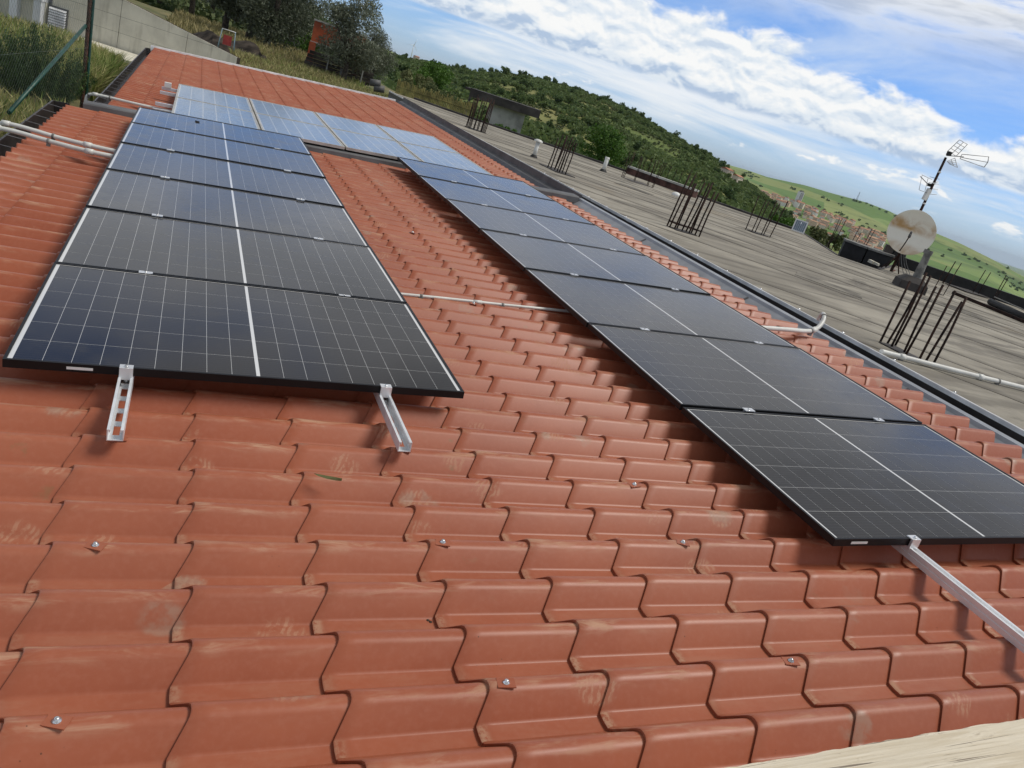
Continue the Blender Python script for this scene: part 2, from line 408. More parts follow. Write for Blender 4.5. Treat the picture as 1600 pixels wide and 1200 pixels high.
def felt():
    m, t, b = mat('weathered_roofing_felt'); geo = t.add('ShaderNodeNewGeometry'); P = geo.outputs['Position']
    uvn = t.add('ShaderNodeUVMap'); uvn.uv_map = 'UVMap'; sep = t.add('ShaderNodeSeparateXYZ'); t.set(sep, 0, uvn.outputs[0])
    v = sep.outputs[1]
    n = t.noise(P, .8, 7, .65); n2 = t.noise(P, 60, 5, .7)
    c = t.mix(t.smooth(n, .3, .72), (.20, .185, .155), (.37, .345, .29))
    c = t.mix(t.math('MULTIPLY', t.smooth(n2, .4, .7), .35), c, (.34, .30, .235))
    # rain stains drawn out along the sheets, darkest at the laps
    st = t.noise(t.map(P, (1.0, 1.0, 1), (0, 0, PI / 4)), 1.0, 2, .5)
    ln = t.noise(t.map(P, (.22, 2.6, 1), (0, 0, PI / 4)), 1.0, 6, .65, .5)
    c = t.mix(t.math('MULTIPLY', t.smooth(ln, .46, .66), .48), c, (.080, .072, .060))
    bl = t.noise(t.map(P, (.35, .9, 1), (0, 0, PI / 4)), 1.0, 7, .7, 1.2)
    c = t.mix(t.math('MULTIPLY', t.smooth(bl, .52, .62), .55), c, (.085, .077, .066))
    c = t.mix(t.math('MULTIPLY', t.smooth(t.noise(P, 1.7, 6, .7, .8), .60, .70), .5), c, (.36, .33, .27))
    edge = t.math('MULTIPLY', t.smooth(t.math('ADD', v, t.math('MULTIPLY', t.noise(P, 2.2, 5, .65), .35)), .42, .10), .72)
    c = t.mix(edge, c, (.085, .075, .062))
    rs = t.math('MULTIPLY', t.smooth(t.noise(P, .45, 4, .6), .60, .74), .5)
    c = t.mix(rs, c, (.27, .215, .14))
    t.set(b, 'Base Color', c); b.inputs['Roughness'].default_value = .92; b.inputs['Specular IOR Level'].default_value = .25
    bp = t.add('ShaderNodeBump'); bp.inputs['Strength'].default_value = .35; bp.inputs['Distance'].default_value = .01
    t.set(bp, 'Height', t.noise(P, 22, 6, .65)); t.set(b, 'Normal', bp.outputs[0]); return m
MT['felt'] = felt()
MT['patch'] = simple('felt_patch', (.21, .195, .165), .92, 0, .2, var=.25, scale=2.5, bump=.4, bscale=30)

def wood():
    m, t, b = mat('weathered_plank'); tc = t.add('ShaderNodeTexCoord'); P = tc.outputs['Object']
    g = t.noise(t.map(P, (2.2, 60, 60)), 1.0, 8, .66, 1.2); g2 = t.noise(t.map(P, (9, 26, 30)), 1.0, 8, .75, 1.0); bl = t.noise(P, 7, 6, .6)
    c = t.mix(t.smooth(g, .3, .7), (.56, .48, .35), (.74, .67, .54)); c = t.mix(t.math('MULTIPLY', t.smooth(g2, .60, .72), .6), c, (.25, .18, .11))
    c = t.mix(t.math('MULTIPLY', t.smooth(bl, .45, .7), .45), c, (.64, .58, .46))
    ck = t.noise(t.map(P, (1.6, 75, 75)), 1.0, 4, .6, 2.0)
    c = t.mix(t.math('MULTIPLY', t.smooth(ck, .61, .65), .8), c, (.11, .075, .05))
    t.set(b, 'Base Color', c); b.inputs['Roughness'].default_value = .85
    bp = t.add('ShaderNodeBump'); bp.inputs['Strength'].default_value = .7; bp.inputs['Distance'].default_value = .004
    t.set(bp, 'Height', t.math('ADD', g, t.math('MULTIPLY', g2, .6))); t.set(b, 'Normal', bp.outputs[0]); return m
MT['plank'] = wood()

def dish_mat():
    m, t, b = mat('rust_stained_dish'); tc = t.add('ShaderNodeTexCoord'); P = tc.outputs['Object']
    n = t.noise(P, 2.6, 6, .62, .4); sep = t.add('ShaderNodeSeparateXYZ'); t.set(sep, 0, P)
    band = t.math('MULTIPLY', t.smooth(sep.outputs[1], -.05, .08), t.smooth(sep.outputs[1], .34, .16))
    low = t.smooth(sep.outputs[1], -.20, -.36)
    f = t.math('MULTIPLY', t.math('ADD', t.math('MULTIPLY', band, 1.0), t.math('MULTIPLY', low, .8)), t.smooth(n, .30, .66), clamp=True)
    c = t.mix(f, (.90, .86, .75), (.50, .29, .10)); c = t.mix(t.math('MULTIPLY', t.smooth(t.noise(P, 9, 5, .6), .5, .75), .12), c, (.55, .50, .40))
    t.set(b, 'Base Color', c); b.inputs['Roughness'].default_value = .55; return m
MT['dish'] = dish_mat()

def leafmat(name, cols, rough=.6, trans=.25, nscale=1.2):
    m, t, b = mat(name); geo = t.add('ShaderNodeNewGeometry'); P = geo.outputs['Position']
    oi = t.add('ShaderNodeObjectInfo')
    f = t.math('ADD', t.math('MULTIPLY', t.noise(P, nscale, 5, .65), .75), t.math('MULTIPLY', geo.outputs['Random Per Island'], .45))
    f = t.math('ADD', f, t.math('MULTIPLY', t.math('SUBTRACT', oi.outputs['Random'], .5), .35), clamp=True)
    k = len(cols); c = t.ramp(f, [(.25 + .5 * i / max(1, k - 1), cols[i]) for i in range(k)])
    t.set(b, 'Base Color', c); b.inputs['Roughness'].default_value = rough; b.inputs['Specular IOR Level'].default_value = .3
    tr = t.add('ShaderNodeBsdfTranslucent'); t.set(tr, 'Color', c); mx = t.add('ShaderNodeMixShader'); mx.inputs[0].default_value = trans
    t.l.new(b.outputs[0], mx.inputs[1]); t.l.new(tr.outputs[0], mx.inputs[2])
    t.l.new(mx.outputs[0], t.n['Material Output'].inputs[0]); return m
MT['olive'] = leafmat('olive_leaf', [(.050, .062, .036), (.098, .115, .070), (.18, .20, .14)], .5, .15)
MT['rosemary'] = leafmat('shrub_leaf', [(.018, .040, .014), (.046, .092, .026), (.12, .18, .05)], .6, .2)
MT['hilltree'] = leafmat('hill_tree_leaf', [(.040, .075, .026), (.075, .125, .042), (.14, .19, .065)], .7, .35, .08)
MT['scrub'] = leafmat('scrub_leaf', [(.045, .070, .026), (.085, .115, .040), (.16, .17, .07)], .7, .15, .05)
MT['bright'] = leafmat('bright_leaf', [(.020, .055, .008), (.045, .110, .014), (.085, .17, .025)], .6, .25)
MT['grass'] = leafmat('grass_blade', [(.09, .16, .03), (.19, .25, .06), (.42, .38, .17)], .7, .25, .7)
MT['drygrass'] = leafmat('dry_grass_blade', [(.13, .135, .05), (.24, .21, .09), (.38, .32, .16)], .8, .25, .7)

def ground_mat():
    m, t, b = mat('garden_earth'); geo = t.add('ShaderNodeNewGeometry'); P = geo.outputs['Position']
    n = t.noise(P, .55, 6, .65); n2 = t.noise(P, 6, 6, .7)
    c = t.mix(t.smooth(n, .35, .65), (.075, .095, .025), (.20, .17, .075)); c = t.mix(t.math('MULTIPLY', t.smooth(n2, .4, .7), .5), c, (.12, .10, .05))
    t.set(b, 'Base Color', c); b.inputs['Roughness'].default_value = .95; return m
MT['earth'] = ground_mat()

def terrain_mat():
    m, t, b = mat('hill_fields'); geo = t.add('ShaderNodeNewGeometry'); P = geo.outputs['Position']
    sub = t.add('ShaderNodeVectorMath'); sub.operation = 'SUBTRACT'; t.set(sub, 0, P); sub.inputs[1].default_value = tuple(CW)
    ln = t.add('ShaderNodeVectorMath'); ln.operation = 'LENGTH'; t.set(ln, 0, sub.outputs[0]); r = ln.outputs['Value']
    n = t.noise(P, .012, 6, .6, .3); nf = t.noise(P, .09, 5, .65)
    near = t.mix(t.smooth(n, .35, .68), (.12, .16, .048), (.25, .235, .095)); near = t.mix(t.math('MULTIPLY', t.smooth(nf, .45, .7), .6), near, (.045, .065, .022))
    vo = t.add('ShaderNodeTexVoronoi'); t.set(vo, 'Vector', t.map(P, (.0032, .0019, .001), (0, 0, .5))); t.set(vo, 'Scale', 1.0); vo.inputs['Randomness'].default_value = .9
    sc = t.add('ShaderNodeSeparateColor'); t.set(sc, 0, vo.outputs['Color'])
    fn = t.noise(P, .0011, 6, .62, .4)
    far = t.mix(t.smooth(sc.outputs[0], .1, .9), (.125, .205, .060), (.215, .29, .10))
    far = t.mix(t.math('MULTIPLY', t.smooth(sc.outputs[1], .72, .9), .45), far, (.30, .30, .12))
    far = t.mix(t.math('MULTIPLY', t.smooth(fn, .52, .66), .7), far, (.065, .105, .050))
    far = t.mix(t.math('MULTIPLY', t.smooth(t.noise(P, .006, 7, .75), .50, .68), .6), far, (.055, .085, .04))
    far = t.mix(t.math('MULTIPLY', t.smooth(t.noise(t.map(P, (.004, .012, .01), (0, 0, .7)), 1.0, 6, .7), .56, .70), .45), far, (.24, .28, .12))
    c = t.mix(t.smooth(r, 900, 1500), near, far)
    t.set(b, 'Base Color', c); b.inputs['Roughness'].default_value = .95; b.inputs['Specular IOR Level'].default_value = .15
    return m
MT['terrain'] = terrain_mat()
MT['townwall'] = None
def town_mats():
    for nm, cols in (('townwall', [(.62, .52, .42), (.72, .62, .50), (.76, .73, .68), (.68, .50, .36)]), ('townroof', [(.36, .15, .085), (.42, .20, .12), (.30, .14, .09), (.45, .27, .17)])):
        m, t, b = mat(nm); oi = t.add('ShaderNodeObjectInfo')
        t.set(b, 'Base Color', t.ramp(oi.outputs['Random'], [(i / 4, c) for i, c in enumerate(cols)], 'CONSTANT')); b.inputs['Roughness'].default_value = .9; MT[nm] = m
    MT['townwin'] = simple('dark_window', (.05, .05, .055), .4)
town_mats()

exec_order = []
# ================================================================== SETTING: terrain
AZ_E = [-180, -30, -15, -5, 3, 8, 11, 13, 15.2, 17.4, 20, 22, 24.4, 26.7, 29, 31.6, 33.5, 35, 36.5, 38.1, 39.7, 41.3, 44, 50, 62, 180]
EL_MID = [1, 1, .6, .2, -.1, -.15, -.2, -.2, .15, .45, .97, 1.32, 1.4, 1.35, 1.03, .52, .25, -.08, -.58, -1.1, -1.7, -2.25, -2.9, -3.2, -3.2, 0]
AZ_F = [-180, -15, 0, 7, 10.9, 12.2, 13.4, 16, 25, 34, 37, 38.6, 41.1, 42.8, 44.9, 46.5, 48.7, 51.1, 53.2, 55.2, 58, 64, 180]
EL_FAR = [1, 1, 1.1, .9, .3, .16, 0.02, -.4, -.3, -.05, .09, .07, .32, .36, .48, .41, .09, -.1, -.41, -.8, -1.1, -1.2, .5]
EL_TOWN0 = -2.55; EL_TOWN1 = -1.15
R_MID = 620.0
def sstep(x): x = np.clip(x, 0, 1); return x * x * (3 - 2 * x)
_nz = [(rng.uniform(-1, 1, 2), rng.uniform(0, 6.28)) for _ in range(24)]
def wob(x, y, L):                                        # cheap smooth noise
    s = 0
    for i, (k, p) in enumerate(_nz[:8]):
        s = s + np.sin((x * k[0] * 2 + y * k[1] * 2) * 6.28 / (L * (1 + .3 * (i % 4))) + p)
    return s / 4
def terrain_z(az, r):
    az = np.asarray(az, float); r = np.asarray(r, float)
    em = np.interp(az, AZ_E, EL_MID); ef = np.interp(az, AZ_F, EL_FAR)
    x = CW[0] + np.sin(np.radians(az)) * r; y = CW[1] + np.cos(np.radians(az)) * r
    zc = CW[2]
    zm = zc + np.tan(np.radians(em)) * R_MID; zf = zc + np.tan(np.radians(ef)) * 4300
    znear = np.full_like(r, -3.6); z70 = np.interp(az, [-180, 8, 14, 180], [-1.4, -1.4, -5.5, -5.5]); z150 = zc - np.interp(az, [-180, 5, 16, 180], [1.5, 1.5, 9.0, 9.0])
    zt0 = zc + math.tan(math.radians(EL_TOWN0)) * 2500; zt1 = zc + math.tan(math.radians(EL_TOWN1)) * 3250
    keys = [(0, znear), (22, znear), (70, z70), (150, z150), (R_MID * .93, zm), (R_MID * 1.05, zm + 1), (1100, np.minimum(zm - 45, -75)), (2000, zt0 - 12), (2500, zt0), (3250, np.minimum(zt1, zf - 30)), (4300, zf), (6500, zf - 160), (14000, np.full_like(r, -230.)), (45000, np.full_like(r, -330.))]
    z = np.zeros_like(r)
    for (r0, a), (r1, c) in zip(keys[:-1], keys[1:]):
        k = (r >= r0) & (r < r1 + 1e-6); tt = np.clip((r - r0) / (r1 - r0), 0, 1)
        q = .5 * tt + .5 * sstep(tt)
        z = np.where(k, a + (c - a) * q, z)
    z = z + wob(x, y, 90) * 1.6 * sstep((r - 120) / 200) * (r < 1500) + wob(x, y, 900) * 16 * sstep((r - 1800) / 900) * sstep((4300 - r) / 600) * (r < 4300)
    return z
def ground_point(az, r):
    a = math.radians(az); return np.array([CW[0] + math.sin(a) * r, CW[1] + math.cos(a) * r, float(terrain_z(np.array([az]), np.array([r]))[0])])
def make_terrain():
    azs = np.concatenate([np.arange(-180, -20, 8.), np.arange(-20, 66, .5), np.arange(66, 181, 6.)])
    rs = np.concatenate([[0.5, 10, 22], np.geomspace(30, 700, 46), np.geomspace(740, 4300, 40), [4600, 5200, 6500, 9000, 14000, 25000, 45000]])
    A, R = np.meshgrid(azs, rs); Z = terrain_z(A, R)
    X = CW[0] + np.sin(np.radians(A)) * R; Y = CW[1] + np.cos(np.radians(A)) * R
    V = np.stack([X, Y, Z], -1).reshape(-1, 3); na, nr = len(azs), len(rs); f = []
    i, j = np.meshgrid(np.arange(nr - 1), np.arange(na - 1), indexing='ij'); b = (i * na + j).ravel()
    Fc = np.stack([b, b + 1, b + na + 1, b + na], 1)[:, ::-1]
    tag(link('terrain', big_mesh('terrain', V, Fc, MT['terrain'], smooth=True)), kind='structure')
make_terrain()

GZ = -.85
def garden_z(x, y):
    return GZ + .06 * np.sin(x * .9) * np.cos(y * .7) + .05 * np.sin(x * .33 + y * .41) + np.clip((y - 19.5) / 30, 0, 1) * .1 \
        + .55 * sstep((x - 5.5) / 4) * sstep((y - 20) / 4) * sstep((40 - y) / 10) + 1.5 * sstep((-x - 5) / 14) * sstep((16 - y) / 6)
def make_garden():
    xs = np.arange(-34, 14.01, .6); ys = np.arange(-12, 72.01, .6); X, Y = np.meshgrid(xs, ys); Z = garden_z(X, Y)
    V = np.stack([X, Y, Z], -1).reshape(-1, 3); nx = len(xs); F_ = []
    for i in range(len(ys) - 1):
        for j in range(nx - 1):
            x, y = xs[j] + .3, ys[i] + .3
            if (x < -1.0 and y < 19.6) or (y >= 19.6 and x < 13): F_.append((i * nx + j, i * nx + j + 1, (i + 1) * nx + j + 1, (i + 1) * nx + j))
    tag(link('garden_ground', big_mesh('garden_ground', V, np.array(F_), MT['earth'], smooth=True)), kind='structure')
make_garden()

# ================================================================== foliage builders
def leaf_cards(n, centre_fn, size, aspect=1.0, up_bias=0.0):
    """n quads at centre_fn(n) -> V, F arrays"""
    C = centre_fn(n); L = size * rng.uniform(.6, 1.3, n)
    a = rng.normal(size=(n, 3)); a[:, 2] += up_bias; a /= np.linalg.norm(a, axis=1)[:, None]
    b = rng.normal(size=(n, 3)); b -= a * (a * b).sum(1)[:, None]; b /= np.linalg.norm(b, axis=1)[:, None]
    A = a * (L * .5)[:, None]; B = b * (L * .5 * aspect)[:, None]
    V = np.stack([C - A, C + B * .9 - A * .1, C + A, C - B * .9 + A * .1], 1).reshape(-1, 3)
    return V, np.arange(4 * n).reshape(n, 4)
def clump_points(n, clumps):                              # points near the shells of several ellipsoid clumps
    cl = np.array(clumps); k = rng.choice(len(cl), n, p=(cl[:, 3] ** 2) / (cl[:, 3] ** 2).sum())
    d = rng.normal(size=(n, 3)); d /= np.linalg.norm(d, axis=1)[:, None]
    rad = cl[k, 3] * (rng.uniform(.25, 1.12, n) ** .6)
    P = cl[k, :3] + d * rad[:, None] * np.array([1, 1, .85]); return P
def tree_meshes(name, h, w, n, leaf, lm, clumps_n=16, aspect=.45, trunk_h=.3, tr=.09, low=.25, up=.2):
    """crown mesh + trunk mesh for a tree of height h, crown width w"""
    cl = []
    for i in range(clumps_n):
        a = rng.uniform(0, 6.28); q = rng.uniform(0, 1); zz = h * (low + (1 - low) * rng.uniform(.05, .92))
        sp = math.sin(PI * min(1, max(.12, (zz / h - low * .8) / (1 - low * .8)))) ** .6
        rr = w * .5 * sp * math.sqrt(q) * .78
        cl.append((math.cos(a) * rr, math.sin(a) * rr, zz, w * rng.uniform(.09, .23)))
    V, Fc = leaf_cards(n, lambda k: clump_points(k, cl), leaf, aspect, up)
    V[:, 2] = np.maximum(V[:, 2], h * .04)
    crown = big_mesh(name + '_crown', V, Fc, lm)
    mb = MB(); bend = rng.uniform(-.12, .12, 2) * h
    top = (bend[0] * .6, bend[1] * .6, h * .55)
    mb.tube([(0, 0, -.25), (bend[0] * .15, bend[1] * .1, h * trunk_h * .5), (bend[0] * .4, bend[1] * .35, h * trunk_h), top], [tr * 1.25, tr, tr * .8, tr * .3], 7)
    for c in cl[:9]:
        mb.tube([(bend[0] * .35, bend[1] * .3, h * trunk_h * .9), ((c[0] + bend[0] * .35) * .5, (c[1]) * .5, (c[2] + h * trunk_h) * .5), c[:3]], [tr * .55, tr * .32, tr * .1], 5)
    return crown, mb.mesh(name + '_trunk', MT['bark'])
def place_tree(name, meshes, P, label, cat='tree', s=1.0, rz=None, group=None):
    t = thing(name, label, cat, tuple(P), group, rng.uniform(0, 6.28) if rz is None else rz); t.scale = (s, s, s)
    link('trunk', meshes[1], t); link('crown', meshes[0], t); return t

def grass_patch(name, n, region, hgt, m, label=None, seg=1, lean=.35, width=.012):
    X, Y = region(n)
    k = ((X + 1.62) ** 2 + (Y - 11.7) ** 2 > .75 ** 2) & ((X > -1.1) | (Y < 20.2 - (X + 1.14) * 1.486)); X, Y = X[k], Y[k]
    Z = garden_z(X, Y); n = len(X)
    H = hgt * rng.uniform(.45, 1.25, n); a = rng.uniform(0, 6.28, n); w = width * rng.uniform(.7, 1.5, n)
    dx = rng.normal(size=n) * lean * H; dy = rng.normal(size=n) * lean * H
    B = np.stack([X, Y, Z - .02], 1); S = np.stack([np.cos(a) * w, np.sin(a) * w, 0 * w], 1); T = B + np.stack([dx, dy, H], 1)
    Mid = B + np.stack([dx * .35, dy * .35, H * .6], 1)
    V = np.stack([B - S, B + S, Mid + S * .8, Mid - S * .8, T], 1).reshape(-1, 3); k = np.arange(n) * 5
    F_ = np.concatenate([np.stack([k, k + 1, k + 2], 1), np.stack([k, k + 2, k + 3], 1), np.stack([k + 3, k + 2, k + 4], 1)])
    return tag(link(name, big_mesh(name, V, F_, m)), label, None, None, 'stuff')

# ================================================================== THE TILED HOUSE
house = thing('tiled_house', 'long low building roofed with orange-red tile-pattern sheets that carries the solar panels', 'building', roof=True)
PITCH, STEP = .2035, .35
AMP, SKEW = .062, .70
PROF = [(0, 0), (.024, -.001), (.047, 0), (.0515, .0012), (.056, .006), (.098, .0515), (.106, .058), (.116, .0615), (.128, .062), (.139, .060), (.148, .0545), (.1955, .0045), (.2035, 0)]
LIP = .013
def tile_arrays():
    """one pressed tile: u along the slope (front lip at 0), s across; V, faces, uv, smooth"""
    S = np.array([p[0] for p in PROF]); Zp = np.array([p[1] for p in PROF]); n = len(S)
    V = []; UV = []; Fc = []; sm = []
    rows = [(0.0, LIP - .003), (.005, LIP), (.045, LIP * .82), (STEP + .02, -.001)]
    for u, dz in rows:
        for s_, z_ in zip(S, Zp): V.append((u + SKEW * z_, s_, z_ + dz)); UV.append((u, s_))
    for i in range(len(rows) - 1):
        for k in range(n - 1):
            a = i * n + k; Fc.append((a, a + n, a + n + 1, a + 1)); sm.append(True)
    b = len(V)
    for dz in (LIP - .003, -.004):
        for s_, z_ in zip(S, Zp): V.append((SKEW * z_ + (.002 if dz < 0 else 0), s_, z_ + dz)); UV.append((.2, s_))
    for k in range(n - 1): Fc.append((b + k, b + k + 1, b + n + k + 1, b + n + k)[::-1]); sm.append(False)
    return np.array(V), np.array(Fc), np.array(UV), np.array(sm)
TV, TF, TUV, TSM = tile_arrays()
TILE_ME = big_mesh('tile', TV, TF, MT['tile'], smooth=TSM, uv=TUV)
X_J0 = .2475                                             # a joint line runs at this x (all others at whole steps)
X_EAVE, X_TOP = -.735, 5.41
NEAR_Y0, NEAR_Y1 = -1.49 - 14 * PITCH, 7.27
ZV = -.165                                               # valley of the tiles, near part
TILT = .0085                                             # the near roof falls a touch away from the camera
def near_z(y): return ZV - TILT * (y + 1.5)
def tile_field(y0, y1, zfun, x_lo, x_hi):
    out = []
    ks = range(math.floor((x_lo - X_J0) / STEP), math.ceil((x_hi - X_J0) / STEP))
    ny = int(round((y1 - y0) / PITCH))
    for j in range(ny):
        y = y0 + j * PITCH
        for k in ks:
            x = X_J0 + k * STEP; out.append((x, y, zfun(y)))
    return np.array(out)
def joined_tiles(name, pts, parent, x_lo, x_hi):
    n = len(pts); V = (TV[None] + pts[:, None, :]); L = V[..., 0]
    V[..., 0] = np.clip(L, x_lo, x_hi)
    Fc = (TF[None] + (np.arange(n) * len(TV))[:, None, None]).reshape(-1, 4)
    me = big_mesh(name, V.reshape(-1, 3), Fc, MT['tile'], smooth=np.tile(TSM, n), uv=np.tile(TUV, (n, 1)))
    o = link(name, me, parent); o['kind'] = 'stuff'; return o
def roof_deck(y0, y1, z0, z1, x0=X_EAVE + .03, x1=X_TOP - .03):
    mb = MB(); b = [(x0, y0, z0 - .02), (x1, y0, z0 - .02), (x1, y1, z1 - .02), (x0, y1, z1 - .02)]
    mb.quad(b); mb.quad([(p[0], p[1], p[2] - .07) for p in b][::-1])
    for i in range(4):
        p, q = b[i], b[(i + 1) % 4]; mb.quad([p, (p[0], p[1], p[2] - .07), (q[0], q[1], q[2] - .07), q])
    return mb
roof1 = roof_deck(NEAR_Y0, NEAR_Y1, near_z(NEAR_Y0), near_z(NEAR_Y1)).build('roof', MT['under'], house)
pts = tile_field(NEAR_Y0, NEAR_Y1, near_z, X_EAVE, X_TOP)
pw = project((pts + np.array([.17, .1, .04])) @ RA.T)
d = np.maximum(pw[:, 2], .2); inv = (pw[:, 0] > -60) & (pw[:, 0] < 1660) & (pw[:, 1] > 60) & (pw[:, 1] < 1270) & (pw[:, 2] > .3)
# tiles that lie under the panels cannot be seen
def under_panels(p):
    a = (p[:, 0] > .1) & (p[:, 0] + STEP < 1.70) & (p[:, 1] > .45) & (p[:, 1] < 6.8)
    b = (p[:, 0] > 3.1) & (p[:, 0] + STEP < 4.6) & (p[:, 1] > -.6) & (p[:, 1] < 6.8); return a | b
full = (pts[:, 0] >= X_EAVE) & (pts[:, 0] + STEP <= X_TOP + .12)
size = np.where(inv & full & ~under_panels(pts), 1 / d, 0)
order = np.argsort(-size)[:300]; single = np.zeros(len(pts), bool); single[order] = size[order] > 0
for p in pts[single]: link('tile', TILE_ME, roof1, tuple(p))
joined_tiles('tile_field', pts[~single], roof1, X_EAVE, X_TOP)

FAR_Y0, FAR_Y1, ZFAR = 7.40, 18.9, -.285
FX0, FX1 = -.4525, 5.42
roof2 = roof_deck(FAR_Y0 - .1, FAR_Y1, ZFAR, ZFAR, FX0 + .03, FX1 - .03).build('roof', MT['under'], house)
joined_tiles('tile_field', tile_field(FAR_Y0 - .1, FAR_Y1, lambda y: ZFAR, FX0, FX1), roof2, FX0, FX1)

# screws with tile-coloured saddle washers on the crests
scr = MB(); scr.box((0, 0, .002), (.048, .034, .003), 0); scr.lathe([(.0095, .0035), (.0095, .006), (.006, .007), (.006, .011), (.0035, .013), (.0001, .0135)], 10, 1)
SCR_ME = scr.mesh('roofing_screw', [MT['tile'], MT['steel']])
for u_ in (SCR_ME.uv_layers.new(name='UVMap'),): u_.data.foreach_set('uv', [.2] * (2 * len(SCR_ME.loops)))
CREST = .124
for px, py in ((88, 1132), (148, 857), (693, 849), (790, 1068), (1240, 1035), (1075, 852), (185, 688), (636, 706), (999, 760)):
    r_ = RA.T @ ray(px, py); C_ = RA.T @ CW; t_ = (-.093 - C_[2]) / r_[2]; P = C_ + r_ * t_
    k = round((P[1] - (NEAR_Y0 + CREST)) / PITCH); y = NEAR_Y0 + CREST + k * PITCH
    uf = ((P[0] - X_J0) / STEP) % 1.0
    o = link('roofing_screw', SCR_ME, roof1, (P[0], y - .004, near_z(y) + .062 + LIP * (1 - uf) + .001)); o.rotation_euler = (random.uniform(-.05, .12), -.03, random.uniform(-.5, .2))
for X in (2.31,):
    for q in (5, 8):
        y = NEAR_Y0 + CREST + (14 + 3 * q) * PITCH
        o = link('roofing_screw', SCR_ME, roof1, (X + random.uniform(-.02, .02), y - .004, near_z(y) + .070)); o.rotation_euler = (.05, 0, random.uniform(-.3, .3))

# gutters on the low side
def gutter(y0, y1, xe, z, label=None):
    mb = MB(); w = .155
    prof = [(-.01, -.02), (-.012, -.11), (-w, -.115), (-w - .004, .035), (-w - .020, .037), (-w - .020, .028), (-w - .010, .028), (-w - .009, -.122), (-.004, -.117), (0, -.02)]
    mb.extrude(prof, (xe, y0, z), (1, 0, 0), (0, 0, 1), (0, 1, 0), y1 - y0, closed=True)
    mb.span((xe - w - .012, y1 - .004, z - .118), (xe - .003, y1 + .006, z + .034))
    g = mb.build('gutter', MT['brown'], house)
    br = MB(); br.box((-w * .5, 0, .022), (w + .03, .011, .004)); bm_ = br.mesh('gutter_bracket', MT['bracket'])
    y = y1 - .35
    while y > y0:
        o = link('gutter_bracket', bm_, g, (xe, y, z)); o.rotation_euler = (0, .12, 0); y -= .42
    return g
g1 = gutter(-3.2, 7.36, X_EAVE + .02, -.205); g2 = gutter(7.55, 19.0, FX0 + .02, -.30)

# sheet metal along the high side and across the step between the two roofs
fl = MB(); fl.extrude([(0, -.262), (.10, -.258), (.125, -.232)], (5.40, -3.2, 0), (1, 0, 0), (0, 0, 1), (0, 1, 0), 10.5)
fl.build('valley_flashing', MT['flash'], house)
fl = MB(); fl.extrude([(.125, -.230), (.225, -.168), (.245, -.140), (.30, -.136)], (5.40, -3.2, 0), (1, 0, 0), (0, 0, 1), (0, 1, 0), 10.5)
fl.build('apron_flashing', MT['bluezinc'], house)
fl = MB(); fl.extrude([(0, -.30), (.16, -.30), (.20, -.22), (.30, -.20), (.305, -.10)], (5.40, 7.3, 0), (1, 0, 0), (0, 0, 1), (0, 1, 0), 11.9)
fl.build('valley_flashing', MT['flash'], house)
for y in (-.62, 1.03, 3.1, 5.2):
    mb = MB(); mb.box((5.575, y, -.194), (.10, .022, .006), 0, Matrix.Rotation(-.557, 3, 'Y')); mb.build('flashing_seam', MT['flash'], house)
st = MB(); st.extrude([(7.19, -.20), (7.20, -.125), (7.22, -.112), (7.42, -.112), (7.43, -.29), (7.36, -.29)], (-.57, 0, 0), (0, 1, 0), (0, 0, 1), (1, 0, 0), 6.19)
so = st.build('step_flashing', MT['flash'], house)
vg = MB(); vg.extrude([(18.86, -.30), (18.88, -.185), (18.97, -.185), (18.975, -.34)], (FX0 - .04, 0, 0), (0, 1, 0), (0, 0, 1), (1, 0, 0), FX1 - FX0 + .06)
vg.build('verge_trim', MT['zinc'], house)
vg = MB(); vg.extrude([(18.975, -.33), (19.05, -.25), (19.06, -.36)], (FX0 - .04, 0, 0), (0, 1, 0), (0, 0, 1), (1, 0, 0), FX1 - FX0 + .06); vg.build('verge_trim', MT['brown'], house)
# house walls
wl = MB(); wl.span((X_EAVE + .12, -4.2, -4.2), (X_EAVE + .30, 7.25, -.27)); wl.span((FX0 + .12, 7.3, -4.2), (FX0 + .30, 18.8, -.40)); wl.span((FX0 + .31, 18.62, -4.2), (5.35, 18.8, -.40))
wl.build('wall', MT['plaster'], house)

# ================================================================== SOLAR PANELS
PW_, PD, PITP = 1.722, 1.134, 1.154
NX, NY = 18, 6
def frame_mesh(w, d, th, lip, m, name='frame'):
    mb = MB()
    for (a, b) in (((0, 0), (w, lip)), ((0, d - lip), (w, d))): mb.span((a[0], a[1], -th), (b[0], b[1], 0))
    for (a, b) in (((0, lip), (lip, d - lip)), ((w - lip, lip), (w, d - lip))): mb.span((a[0], a[1], -th), (b[0], b[1], -.0002))
    return mb.mesh(name, m)
FR_ME = frame_mesh(PW_, PD, .032, .011, MT['blackframe'])
SH = MB(); SH.span((.011, .011, -.009), (PW_ - .011, PD - .011, -.0045)); SH_ME = SH.mesh('backsheet', MT['backsheet'])
MX, MY, CB, GAP = .026, .0165, .013, .0014
GY = .0019
cw = (PW_ - 2 * MX - CB) / NX; cd = (PD - 2 * MY) / NY
def cell_pos(i, j):
    x = MX + i * cw + (CB if i >= 9 else 0); y = MY + j * cd; return x, y
CE = MB(); CE.quad([(GAP / 2, GY / 2, 0), (cw - GAP / 2, GY / 2, 0), (cw - GAP / 2, cd - GY / 2, 0), (GAP / 2, cd - GY / 2, 0)])
CELL_ME = CE.mesh('cell', MT['cell'])
CF = MB()
